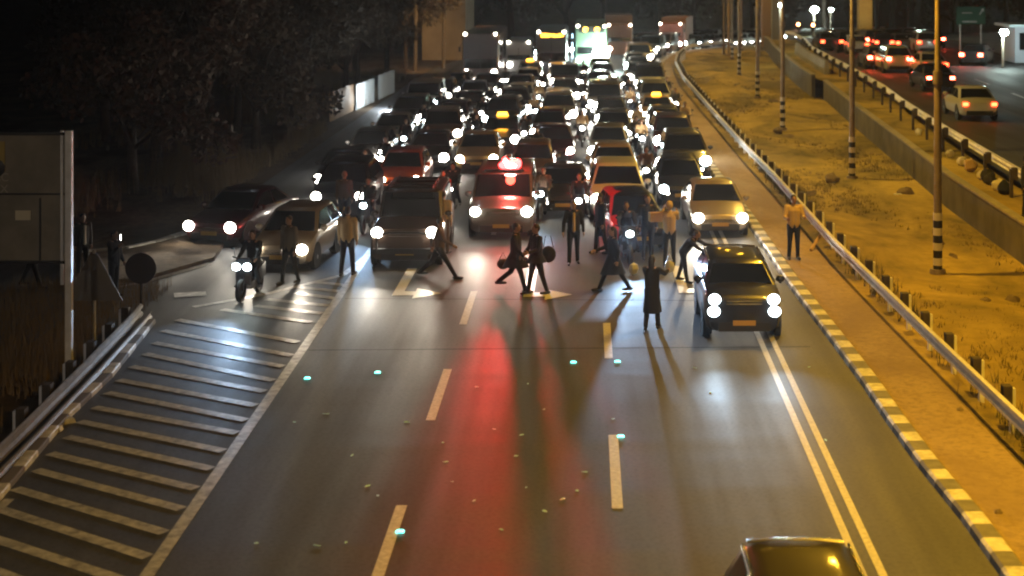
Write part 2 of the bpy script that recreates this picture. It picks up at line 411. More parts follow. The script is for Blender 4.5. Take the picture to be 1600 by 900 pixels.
lb = MB(); lb.ball((-1.98,0,10.38), (.26,.11,.06), 10); lens_me = lb.mesh('lens', m_sodium, 60)
ordinal = ['first','second','third','fourth','fifth','sixth','seventh','eighth','ninth','tenth','eleventh','twelfth','thirteenth','fourteenth','fifteenth','sixteenth','seventeenth','eighteenth','nineteenth','twentieth','twenty-first','twenty-second','twenty-third','twenty-fourth','twenty-fifth','twenty-sixth','twenty-seventh','twenty-eighth']
LP = [(9.2,5.5,'behind the bridge'),(9.2,23.2,''),(9.4,41.0,''),(10.2,58.8,''),(9.75,76,''),(10.5,93.8,''),(11.2,112,''),(12.4,130,''),(15.0,148,'')]
for i, (x, y, _) in enumerate(LP):
    t = thing('street_lamp', f'tall lamp pole with black and white bands on the sandy verge, {ordinal[max(0,i-2)]} one going away' if i > 1 else f'tall banded lamp pole on the verge {"beside the footbridge" if i else "under the footbridge"}, outside the picture',
              'street lamp', (x, y, gz(y)+.08), 0, 'banded lamp poles along the sandy verge')
    link('pole', pole_me, t); 
    if i > 1: link('painted_bands', band_me, t)
    a = link('arm', arm_me, t); h = link('lamp_head', head_me, a); 
    L = link('lens', lens_me, a)
    e = [2400,3100,2100,1700,1700,1400,1300,900,900][i]
    spot('sodium_light', a, (-1.98,0,10.25), (0, radians(-8 if i > 2 else -4),0), e, SODIUM if i < 3 else (1.0,.62,.10), 150, .5, .15)

t = thing('street_lamp', 'lamp pole on the bank left of the footbridge, outside the picture', 'street lamp', (-15.5, 6, 0), pi)
link('pole', pole_me, t); a = link('arm', arm_me, t); link('lamp_head', head_me, a); link('lens', lens_me, a)
spot('sodium_light', a, (-1.98,0,10.25), (radians(-24), 0, 0), 1000, (1,.84,.66), 150, .5, .15)

# ------------------------------------------------------------------ vehicles
m_lensH = M('headlight_glow', (1,1,1), .3, emit=(1.0,.93,.80), estr=20)
m_lensC = M('headlight_cool', (1,1,1), .3, emit=(.80,.98,1.0), estr=20)
m_lensN = M('headlight_near', (1,1,1), .3, emit=(.78,.95,1.0), estr=7)
m_lensD = M('headlight_dim', (1,1,1), .3, emit=(1.0,.90,.72), estr=16)
m_tail = M('tail_lit', (.5,.02,.01), .3, emit=(1.0,.05,.015), estr=9)
m_brake = M('brake_lit', (.5,.02,.01), .3, emit=(1.0,.07,.03), estr=30)
m_tail_off = M('tail_unlit', (.25,.01,.01), .25)
m_amber = M('amber_lit', (.9,.5,.1), .4, emit=(1.0,.42,.03), estr=4)
m_tire = M('tyre', (.02,.02,.02), .8); m_rim = M('rim', (.35,.35,.36), .3, .8)

def paint(name, c, rough=.3, met=.2): return M('paint_'+name, c, rough, met, coat=.7)
PAINTS = {'black': paint('black',(.012,.012,.014)), 'dark grey': paint('dark_grey',(.035,.035,.038)), 'silver': paint('silver',(.13,.12,.11),.36,.3),
 'white': paint('white',(.50,.50,.49),.35,0), 'beige': paint('beige',(.25,.20,.14)), 'burgundy': paint('burgundy',(.035,.006,.008)), 'brown': paint('brown',(.055,.035,.025)),
 'dark blue': paint('dark_blue',(.015,.025,.06)), 'gold': paint('gold',(.26,.17,.06)), 'red': paint('red',(.34,.012,.012)), 'orange': paint('orange',(.50,.10,.03)), 'bronze': paint('bronze',(.13,.075,.045)), 'olive grey': paint('olive_grey',(.05,.045,.032),.35), 'grey': paint('grey',(.16,.16,.165))}
KIND = {  # L W H  hood0 hood1 belt | base windscreen t, roof start t, roof end t, rear base t
 'saloon': (4.5,1.78,1.45,.68,.92,.96, 1.2,2.0,3.15,3.95), 'hatchback': (3.9,1.70,1.50,.70,.95,.98, .95,1.7,3.35,3.82),
 'suv': (4.5,1.86,1.70,.88,1.10,1.12, 1.1,1.85,3.95,4.42), 'van': (5.1,2.0,1.86,.92,1.18,1.20, .75,1.65,4.95,5.05),
 'jeep': (4.7,1.95,1.92,1.05,1.16,1.18, 1.45,1.85,4.5,4.62), 'small suv': (3.75,1.74,1.54,1.0,1.10,1.11, .85,1.5,3.3,3.68)}
def car_spec(kind):
    L, Wd, H, h0, h1, belt, w0, r0, r1, w1 = KIND[kind]; w = Wd/2; boxy = kind in ('van','jeep')
    st = [(0,.74 if not boxy else .9,.36,h0-.10),(.07,.88 if not boxy else .95,.24,h0),(.28,.965,.20,h0+.04),(w0*.6,1,.19,(h0+h1)/2+.03),(w0,1,.19,h1),(w0+.3,1,.19,belt),(w1-.1,1,.19,belt+.02),
          (min(w1+.05,L-.2),.985,.2,belt),(L-.12,.95,.24,belt-.04 if kind=='saloon' else belt),(L,.84,.36,belt-.16)]
    rings = []
    for t, k, zb, zt in st:
        hw = w*k; mid = zb+(zt-zb)*.52
        half = [(0,zb),(hw*.80,zb),(hw*.95,zb+.08),(hw*.985,zb+.22),(hw,mid),(hw*.975,zt-.10),(hw*.92,zt-.025),(hw*.80,zt+.005),(hw*.45,zt+.03),(0,zt+.038)]
        ring = half + [(-x, z) for x, z in reversed(half[1:-1])]
        rings.append([(x, t-L/2, z) for x, z in ring])
    b = MB(); b.rings(rings)
    # cabin
    wb, wr = w*.93, w*(.74 if not boxy else .86)
    zb, zr = belt-.03, H-.07
    def ring(y0, y1, hw, z, c=.10):
        return [(-hw+c,y0,z),(hw-c,y0,z),(hw,y0+c,z),(hw,y1-c,z),(hw-c,y1,z),(-hw+c,y1,z),(-hw,y1-c,z),(-hw,y0+c,z)]
    o = -L/2
    b.rings([ring(o+w0,o+w1,wb,zb,.05), ring(o+r0,o+r1,wr,zr,.09), ring(o+r0+.07,o+r1-.06,wr-.05,H-.02,.12), ring(o+r0+.35,o+r1-.3,wr-.22,H,.15)])
    # arches and sills in a second slot
    fw, rw = .80, L-.82; wr_ = .31 if not boxy and kind != 'suv' else .37
    for y in (fw, rw):
        for s in (-1, 1): b.cyl((s*(w-.065), o+y, wr_+.02), wr_+.075, .14, 'x', 18, mi=1)
    b.box((0, o+.03, .34), (w*1.3,.10,.20), 1); b.box((0, o+L-.03, .36), (w*1.35,.10,.2), 1)
    body = b.mesh(kind.replace(' ','_')+'_body', [m_trim, m_black], 35)
    def panel(A, B, C, D, nm, inset=.07, lift=.012, mat=None):
        A, B, C, D = [Vector(p) for p in (A,B,C,D)]; c = (A+B+C+D)/4; n = (B-A).cross(D-A).normalized()
        if n.dot(c-Vector((0,0,.8))) < 0: n = -n
        q = [p+(c-p).normalized()*inset+n*lift for p in (A,B,C,D)]; q2 = [p-n*lift*1.6 for p in q]
        m = MB(); m.rings([q2, q]); return m.mesh(nm, mat or m_glass)
    parts = [spec('body', body, paint=True)]
    y0, y1, y2, y3 = o+w0, o+r0, o+r1, o+w1
    parts.append(spec('windshield', panel((-wb,y0,zb),(wb,y0,zb),(wr,y1,zr),(-wr,y1,zr),'windshield',.09)))
    if kind != 'van': parts.append(spec('rear_window', panel((-wb,y3,zb),(wb,y3,zb),(wr,y2,zr),(-wr,y2,zr),'rear_window',.1)))
    ym = (y1+y2)/2+.05
    for s in (-1, 1):
        parts.append(spec('side_window', panel((s*wb,y0+.12,zb+.02),(s*wb,ym,zb+.02),(s*wr,ym,zr),(s*wr,y1+.06,zr),'side_window',.06)))
        if kind != 'van': parts.append(spec('side_window', panel((s*wb,ym,zb+.02),(s*wb,y3-.25,zb+.02),(s*wr,y2-.1,zr),(s*wr,ym,zr),'side_window',.06)))
    wm = MB(); wm.cyl((0,0,0), wr_, .2, 'x', 20); wmesh = wm.mesh('tyre', m_tire, 40)
    rm = MB(); rm.cyl((0,0,0), wr_*.62, .21, 'x', 14); rm.cyl((0,0,0), wr_*.2, .225, 'x', 8); rmesh = rm.mesh('rim', m_rim, 40)
    for y in (fw, rw):
        for s in (-1, 1): parts.append(spec('wheel', wmesh, (s*(w-.105), o+y, wr_), kids=[spec('rim', rmesh)]))
    mm = MB(); mm.ball((0,0,0), (.11,.06,.08), 8); mm.box((-.0,.02,-.07), (.06,.05,.07)); mme = mm.mesh('mirror', m_trim, 60)
    for s in (-1, 1): parts.append(spec('mirror', mme, (s*(w+.07), o+w0+.28, belt+.06), paint=True))
    gm = MB(); gm.box((0,0,0), (w*.95,.05,.13)); gm.box((0,-.03,.035), (w*.9,.03,.014), 1); gm.box((0,-.03,-.03), (w*.9,.03,.014), 1)
    parts.append(spec('grille', gm.mesh('grille', [m_black, m_chrome]), (0, o+.035, h0-.13)))
    pm = MB(); pm.box((0,0,0), (.50,.02,.11)); parts.append(spec('number_plate', pm.mesh('number_plate', m_plate), (0, o-.035, .43)))
    tm = MB(); tm.box((0,0,0), (.24,.05,.15)); tme = tm.mesh('tail_light', m_tail_off)
    for s in (-1, 1): parts.append(spec('tail_light', tme, (s*w*.72, L/2+.01, belt-.2)))
    if kind == 'jeep':
        bb = MB()
        for pts in ([(-.75,-.13,.45),(-.75,-.16,.95),(-.4,-.16,1.02),(.4,-.16,1.02),(.75,-.16,.95),(.75,-.13,.45)], [(-.8,-.13,.55),(.8,-.13,.55)]):
            bb.tube([(x, o+y, z) for x, y, z in pts], .035, 8)
        bb.box((0,o-.1,.5), (1.7,.12,.14)); parts.append(spec('bull_bar', bb.mesh('bull_bar', m_trim, 40)))
        rk = MB()
        for x in (-.6, .6): rk.tube([(x,-.9,H+.07),(x,1.6,H+.07)], .02, 6)
        for y in (-.9,-.2,.5,1.2): rk.tube([(-.65,y,H+.07),(.65,y,H+.07)], .018, 6)
        parts.append(spec('roof_rack', rk.mesh('roof_rack', m_trim, 40)))
    return dict(parts=parts, L=L, W=Wd, H=H, hz=h0-.06, belt=belt, o=o)
hl = MB(); hl.ball((0,0,0), (.17,.09,.155), 12); HL = {k: hl.mesh('headlight', m, 80) for k, m in (('w', m_lensH), ('c', m_lensC), ('d', m_lensD), ('n', m_lensN), ('h', M('high_beam', (1,1,1), .3, emit=(1,.97,.88), estr=95)))}
fl = MB(); fl.ball((0,0,0), (.14,.06,.12), 12); FL = {'n': fl.mesh('fog_light', m_lensN, 80), 'w': fl.mesh('fog_light', m_lensH, 80)}
mir_tl = MB(); mir_tl.box((0,0,0), (.24,.05,.15)); TL_ON = mir_tl.mesh('tail_light_lit', m_tail); TL_BR = mir_tl.mesh('brake_light_lit', m_brake)
rl_ = MB(); rl_.ball((0,0,0), (.06,.04,.05), 8); RLM = [rl_.mesh('running_light', m_lensD, 80), rl_.mesh('running_light', M('pinkish_lamp',(1,1,1),.3,emit=(1,.55,.6),estr=10), 80)]  # small glowing balls added as extra glints among the headlights
# taxi roof sign
tsm = MB(); tsm.rings([[(-.26,-.08,0),(.26,-.08,0),(.26,.08,0),(-.26,.08,0)], [(-.2,-.06,.16),(.2,-.06,.16),(.2,.06,.16),(-.2,.06,.16)]]); TAXI = tsm.mesh('roof_sign', m_amber)
SPECS = {}
def car(kind, colr, x, D, yaw=0, label='', cat='car', group='vehicles jammed on the main road', lights='w', beam=0, detail=True, taxi=False, facing=1, z=None, tails=None, fogs=False):
    if kind not in SPECS: SPECS[kind] = car_spec(kind)
    S = SPECS[kind]; L = S['L']
    yc = D+L/2; zz = gz(yc) if z is None else z
    nm = {'saloon':'saloon_car','hatchback':'hatchback_car','suv':'suv','van':'van','jeep':'off_road_car','small suv':'small_suv'}[kind]
    t = thing(nm, label, cat, (x, yc, zz), yaw if facing == 1 else yaw+pi, group)
    parts = S['parts'] if detail else [p for p in S['parts'] if p[0] in ('body','windshield','side_window','wheel')]
    if tails: parts = [p for p in parts if p[0] != 'tail_light']
    place(parts, t, PAINTS[colr])
    if lights:
        for s in (-1, 1):
            r = random.uniform(.75, 1.3) if D > 55 else random.uniform(.92, 1.08)
            if lights == 'h': r = random.uniform(1.1, 1.45)
            h = link('headlight', HL[lights], t, (s*(S['W']/2-.22), S['o']+.0, S['hz'])); h.scale = (r, 1, r)
            if beam and s:
                spot('beam', h, (0,-.12,0), (radians(-92),0,0), beam*1.3, (1,.88,.70) if lights not in 'cn' else (.55,.78,1), 64, 1, .07)
            if D > 50 and random.random() < .85: link('running_light', RLM[random.random() < .3], t, (s*(S['W']/2-.35), S['o']-.01, .5))
            h.scale = (.8,1,.8) if fogs else h.scale
            if fogs: link('fog_light', FL[lights], t, (s*(S['W']/2-.2), S['o']-.02, .68))
    if tails:
        for s in (-1, 1): link('tail_light', tails, t, (s*S['W']*.36, L/2+.012, S['belt']-.2)).scale = (1.25,1,1.35) if D > 85 else (1,1,1)
    if taxi: link('roof_sign', TAXI, t, (0, -.15, S['H']))
    return t
car('small suv', 'black', 3.50, 33.9, label='small black SUV with four white lights lit driving alone over the double line', cat='car', lights='n', beam=110, fogs=True, group=None)
car('hatchback', 'olive grey', 2.5, 15.0, label='dark car cut by the bottom edge of the picture, roof glinting orange', lights='w', beam=0, group=None)
car('saloon', 'beige', 4.05, 46.6, yaw=radians(1), label='pale beige saloon with both headlights lit, foremost against the striped kerb', lights='w', beam=220)
rc = car('hatchback', 'black', 1.35, 44.2, yaw=radians(8), label='dark hatchback with one red-painted side behind the crowd with one motorbike before it', lights=None)
car('van', 'silver', -2.55, 46.3, label='silver police van with flashing red roof beacon at the head of the jam', cat='van', lights='w', beam=110)
car('jeep', 'brown', -4.95, 42.0, label='brown off-road car with bull bar and roof rack beside the striding person', lights='w', beam=240)
car('hatchback', 'beige', -8.1, 41.4, yaw=radians(-5), label='beige hatchback turning into the slip road behind the scooter', lights='w', beam=120)
car('saloon', 'burgundy', -10.5, 45.0, yaw=radians(-14), label='dark burgundy saloon leaving the jam, leftmost of all the cars', lights='w', beam=120)
rb = [c for c in rc.children if c.name.startswith('body')][0]
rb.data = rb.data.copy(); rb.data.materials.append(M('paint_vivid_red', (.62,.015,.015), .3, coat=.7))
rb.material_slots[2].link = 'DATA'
for p in rb.data.polygons:  # faces on one side painted red for the red light there
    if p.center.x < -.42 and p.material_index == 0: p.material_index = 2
# beacon of the police van
m_red = M('red_beacon_glow', (1,.05,.03), .3, emit=(1.0,.025,.025), estr=12)
m_redhot = M('red_beacon_core', (1,.3,.3), .3, emit=(1.0,.42,.36), estr=80)
pv = [o for o in bpy.data.objects if o.get('label','').startswith('silver police van')][0]
bm_ = MB(); bm_.box((0,0,.03), (1.2,.3,.06)); lbar = link('beacon_bar', bm_.mesh('beacon_bar', m_trim), pv, (0,-.75,1.86))
bm_ = MB(); bm_.ball((.18,0,.17), (.36,.16,.16), 12); bm_.ball((.42,.02,.24), (.12,.1,.13), 10); bm_.ball((.02,.02,.30), (.09,.08,.12), 10); link('red_beacon', bm_.mesh('red_beacon', m_red, 80), lbar)
bm_ = MB(); bm_.ball((.22,-.16,.17), (.16,.05,.07), 10); bm_.ball((.05,-.12,.3), (.05,.04,.06), 8); link('beacon_core', bm_.mesh('beacon_core', m_redhot, 80), lbar)
spot('red_flash', lbar, (.18,-.45,.25), (radians(-86),0,radians(3.2)), 3000, (1,.02,.025), 14, 1, .15)
point('red_glow', lbar, (.18,-.25,.5), 50, (1,.05,.03), .15)
point('red_spill', lbar, (.3,.2,.6), 90, (1,.05,.03), .15)

# rows behind
def near(*a, **k): return car(*a, **k)
near('suv','black',-8.0,49.6, label='black SUV behind the foremost beige hatchback, one headlamp showing', lights='w', beam=0)
near('saloon','dark grey',-8.9,55.0, label='dark saloon with a glassy dark windscreen, second back beside the trees', lights='w')
near('hatchback','orange',-6.65,54.6, label='orange-lit hatchback right behind the brown off-road car', lights='w', beam=30)  # orange body paint stands in for orange-red light on this car
near('saloon','gold',-4.3,60.6, label='gold saloon between the orange hatchback and the roof-signed taxi', lights='w')
near('hatchback','bronze',-2.0,57.0, label='bronze hatchback close behind the silver police van', lights='d')
near('saloon','dark grey',-.75,50.3, label='dark saloon with a pale roof edge just right of the police van', lights='w')
near('suv','white',1.05,49.2, label='white SUV directly behind the red-sided dark hatchback', lights='d')
near('saloon','gold',1.05,56.3, label='gold taxi with an amber plate and two bright headlights behind the white SUV', cat='taxi', lights='w', beam=40)
near('hatchback','black',3.3,52.4, label='black hatchback squeezed behind the foremost pale beige saloon', lights='c')
near('suv','dark grey',3.85,58.4, label='dark SUV with glinting roof, third back against the striped kerb', lights='c')
near('saloon','black',-3.75,67.2, label='dark taxi with a glowing amber roof dome behind the red beacon', cat='taxi', lights='w', taxi=True)
near('saloon','dark grey',-6.3,61.0, label='dark grey saloon behind the orange-lit hatchback', lights='w')
near('hatchback','silver',-8.8,61.5, label='silver hatchback third back beside the trees, very bright lamps', lights='h', beam=90)
# generic rows
BUSES = [(-7.2,104,12,2.6),(-4.7,112,6,2),(-2.3,112,11,2.5),(-.15,118,12,2.6),(.75,133,8,2.5)]
colname = ['outermost column beside the trees','column behind the brown off-road car','column behind the amber-domed taxi','column behind the bronze hatchback','column behind the gold taxi','column against the striped kerb']
cols = [(-9.0,68.5),(-6.4,67.8),(-3.9,74.0),(-1.4,63.2),(1.1,63.0),(3.8,65.0)]
rnd = random.Random(11)
pal = ['black','black','dark grey','dark grey','grey','silver','white','beige','bronze','dark blue','burgundy','gold']
cell = 0
for ci, (cx0, d0) in enumerate(cols):
    d = d0; n = 0
    while d < (100 if ci == 0 else 196):
        kind = rnd.choice(['saloon','hatchback','suv','saloon','hatchback','van' if d > 80 else 'suv'])
        L = KIND[kind][0]
        x = cx0+rnd.uniform(-.3,.3)
        if d > 60 and ci == 0: x += (d-68)*.035
        blocked = [b for b in BUSES if abs(b[0]-cx0) < b[3]/2+.95 and d < b[1]+b[2]+.8 and d+L+.8 > b[1]]
        if blocked:
            d = max(b[1]+b[2]+.9 for b in blocked) if max(b[1] for b in blocked)-d < 6 or d > blocked[0][1] else d+1; continue
        colr = rnd.choice(pal); tx_ = False; cat = 'car'
        if ci == 5 and 74 < d < 80: kind, colr, tx_, cat = 'saloon', 'gold', True, 'taxi'
        elif rnd.random() < .08 and kind == 'saloon': tx_, cat, colr = True, 'taxi', 'gold'
        word = {'saloon':'saloon','hatchback':'hatchback','suv':'SUV','van':'van'}[kind]
        lab = f"{colr} {word + ' taxi' if tx_ else word}, {ordinal[n]} of the farther {colname[ci]}"
        car(kind, colr, x+curve(d+L/2), d, yaw=-math.atan(.006*max(0,d-110))+rnd.uniform(-.06,.06), label=lab, cat='van' if kind == 'van' else cat, lights=rnd.choice('wwwwcdh' if d < 110 else 'wwwcch'),
            taxi=tx_, detail=d < 85, beam=25 if rnd.random() < .25 and d < 90 else 0)
        n += 1; d += L + rnd.uniform(.9, 2.8)

def glint_trim(t, kind):  # chrome tubes added to catch glints along the roof edges
    L, Wd, H = KIND[kind][:3]; o = -L/2; r0, r1 = KIND[kind][7:9]; wr = Wd/2*.74
    q = MB(); z = H-.035
    q.tube([(-wr,o+r0+.1,z),(-wr,o+r1-.08,z)], .022, 6); q.tube([(wr,o+r0+.1,z),(wr,o+r1-.08,z)], .022, 6)
    q.tube([(-wr+.05,o+r1-.02,z+.01),(-wr*.4,o+r1-.01,z+.035),(wr*.4,o+r1-.01,z+.035),(wr-.05,o+r1-.02,z+.01)], .025, 6)
    link('roof_trim', q.mesh('roof_trim', m_chrome, 60), t)
for o in list(bpy.data.objects):
    if o.get('label','').startswith('small black SUV'): glint_trim(o, 'small suv')
    if o.get('label','').startswith('dark car cut'): glint_trim(o, 'hatchback')
# ---- buses and lorries
def bus(name, label, cat, x, D, Wd, L, H, colr, yaw=0, glass=(1.2,2.6), disp=None, mark=True, hl_='w', glow=None, sidecol=None, box=None):
    t = thing(name, label, cat, (x+curve(D+L/2), D+L/2, gz(D+L/2)), yaw, 'buses and lorries towering in the jam')
    o = -L/2; w = Wd/2; b = MB()
    cabL = L if not box else 2.0
    def rr(y, k=1, zt=H, c=.16): return [(-w*k+.02,y,.35),(w*k-.02,y,.35),(w*k,y,.6),(w*k,y,zt-c),(w*k-c,y,zt),(-w*k+c,y,zt),(-w*k,y,zt-c),(-w*k,y,.6)]
    b.rings([rr(o,.93,H-.12),rr(o+.18,.99,H-.02),rr(o+.5),rr(o+cabL-.1),rr(o+cabL,.97,H-.05)])
    link('body', b.mesh('body', colr, 35), t)
    if box:
        q = MB(); q.box((0,o+2.15+(L-2.2)/2,(box+.95)/2+.3), (Wd+.08,L-2.2,box-.8)); link('cargo_box', q.mesh('cargo_box', M('cargo_side', (.20,.11,.07), .6)), t)
        q = MB(); q.box((0,o+L/2+.9,.7), (Wd*.5,L-2.2,.35)); link('chassis', q.mesh('chassis', m_trim), t)
    q = MB(); q.rings([[(-w*.86,o-.02,glass[0]),(w*.86,o-.02,glass[0]),(w*.82,o+.03,glass[1]),(-w*.82,o+.03,glass[1])],[(-w*.86,o+.1,glass[0]),(w*.86,o+.1,glass[0]),(w*.82,o+.15,glass[1]),(-w*.82,o+.15,glass[1])]])
    ws = link('windshield', q.mesh('windshield', glow or m_glass), t)
    q = MB(); q.box((0,o-.035,(glass[0]+glass[1])/2), (.03,.02,glass[1]-glass[0])); link('wiper_pillar', q.mesh('wiper_pillar', m_trim), ws)
    if disp:
        q = MB(); q.box((0,o-.01,H-.36), (Wd*.78,.08,.42)); dp = link('destination_display', q.mesh('destination_display', m_black), t)
        q = MB(); r = random.Random(5)
        if disp == 'text':
            xx = -Wd*.33
            while xx < Wd*.33:
                ww = r.uniform(.12,.22); q.box((xx+ww/2,o-.062,H-.36+r.uniform(-.02,.02)), (ww,.02,r.uniform(.18,.30))); xx += ww+.045
        else:
            for s in (-.45,.45):
                q.tube([(s+.16*cos(a*pi/5),o-.062,H-.36+.13*sin(a*pi/5)) for a in range(10)], .05, 5)
        link('lit_characters', q.mesh('lit_characters', m_amber if disp == 'text' else M('amber_strong', (1,.6,.1), .4, emit=(1,.45,.04), estr=7)), dp)
    if not box:
        for s in (-1,1):
            for k in range(int((L-1.5)/1.7)):
                q = MB(); q.box((s*w,o+1.3+k*1.7+.75,(1.35+glass[1])/2), (.03,1.5,glass[1]-1.4)); link('side_window', q.mesh('side_window', m_glass if not sidecol else sidecol), t)
    for s in (-1,1):
        h = link('headlight', HL[hl_], t, (s*(w-.3),o-.02,.85)); h.scale = (1.15,1,1.15)
        for y in (o+1.2 if box else o+2.4, o+L-2.6):
            q = MB(); q.cyl((0,0,0), .48, .28, 'x', 18); wh = link('wheel', q.mesh('wheel', m_tire, 40), t, (s*(w-.12),y,.48))
        q = MB(); q.box((0,0,0), (.16,.1,.36)); q.tube([(0,0,.2),(-s*.18,.1,.42)], .02, 5); link('mirror', q.mesh('mirror', m_trim), t, (s*(w+.16),o+.0,glass[1]-.35))
        if mark:
            q = MB(); q.ball((0,0,0), (.11,.06,.10), 8); link('marker_lamp', q.mesh('marker_lamp', m_lensD, 80), t, (s*(w-.22),o-.03,H-.10))
    return t
bus('coach','tall dark coach with pale side and two white roof lamps beside the trees','bus',-7.2,105,2.5,12,3.55, M('coach_brown',(.10,.065,.055),.35,coat=.5),glass=(1.1,2.75))
bus('minibus','small white minibus with very bright lamps right of the dark coach','minibus',-5.0,112.5,1.9,6,2.6, M('minibus_white',(.5,.5,.52),.4),glass=(1.2,2.1))
bus('city_bus','city bus with an orange lit word display above its windscreen','bus',-2.7,112.5,2.3,11,3.35, M('bus_grey',(.10,.11,.14),.4),glass=(1.1,2.7),disp='text')
bus('city_bus','greenish city bus with two orange display characters and one blinding lamp','bus',-.15,118,2.5,12,3.55, M('bus_green',(.16,.24,.17),.45,noise=(1.5,(.12,.18,.13))),glass=(1.3,2.7),disp='dots',hl_='c')
bus('box_lorry','orange-brown box lorry behind the greenish bus','lorry',.75,133,2.3,8,3.0, M('lorry_tan',(.26,.13,.08),.45),glass=(1.5,2.3),box=3.3)
bus('box_lorry','reddish lorry with two roof lamps, farthest tall vehicle on the bend','lorry',3.3,150,2.4,7.5,2.9, M('lorry_red',(.24,.08,.055),.45),glass=(1.6,2.5),box=3.0,yaw=-.2)
gb = [o for o in bpy.data.objects if o.get('label','').startswith('greenish city bus')][0]
q = MB(); q.ball((0,0,0), (.62,.14,.55), 16); fl_ = link('flood_lamp', q.mesh('flood_lamp', M('flood_glow',(1,1,1),.3,emit=(.8,1,.92),estr=130), 80), gb, (.75,-6.3,1.35))  # oversized glowing ball shapes the glare of one headlight
point('flood_light', fl_, (0,-.6,.1), 500, (.72,1,.86), .3)
q = MB(); q.box((0,0,0), (.06,.1,1.9)); link('lit_door_strip', q.mesh('lit_door_strip', M('cold_strip',(.6,.8,1),.4,emit=(.45,.75,1),estr=3)), gb, (-1.45,-5.95,1.9))

# ---- upper road traffic, seen from behind
def up(kind, colr, px, py, label, tails, detail=True, yaw=0, front=None):
    S = KIND[kind]; D = F*(CAM_H-(TZ+.06+S[5]-.2))/(py-HY); x = (px-CX)/F*D
    return car(kind, colr, x, D, yaw=yaw, label=label, lights=None, group='cars driving away on the upper road', facing=-1, z=tz(D)+.06, tails=tails, detail=True)
up('saloon','white',1534,163,'white saloon driving away, nearest car on the upper road', TL_ON, yaw=radians(-2))
up('saloon','black',1470,122,'black saloon with two big red brake lights behind the tallest banded lamp pole', TL_BR)
up('saloon','white',1462,101,'white saloon just ahead of the black braking saloon on the upper road', TL_ON)
up('suv','white',1405,92,'white SUV in the middle of the upper road queue', TL_BR)
up('hatchback','silver',1374,90,'silver hatchback beside the white SUV on the upper road', TL_BR)
up('saloon','white',1342,70,'white saloon passing beside the orange concrete pillar', TL_ON)
up('saloon','dark grey',1540,86,'dark saloon turning right beside the lit kiosk', TL_BR, yaw=radians(-25))
k = 0
for px, py in ((1298,65),(1312,60),(1328,65),(1350,60),(1382,66),(1398,60),(1416,67),(1436,62),(1450,66),(1462,61),(1424,57),(1368,62)):
    up(['saloon','hatchback','suv'][k % 3], ['dark grey','silver','black','white','burgundy'][k % 5], px, py, f"{['dark grey','silver','black','white','burgundy'][k % 5]} {['saloon','hatchback','SUV'][k % 3]} with red lights, {ordinal[k]} in the distant queue on the upper road", TL_BR if k % 2 else TL_ON); k += 1
# oncoming cars past the bend
for i, (px, py, c) in enumerate(((1150,57,'silver'),(1163,56,'white'),(1175,60,'dark grey'),(1187,55,'black'))):
    D = 172+i*3; x = (px-CX)/F*D
    car('saloon', c, x, D, yaw=-.3, label=f'{c} saloon with headlights lit past the bend, seen between the far pillars', lights='w', detail=False)

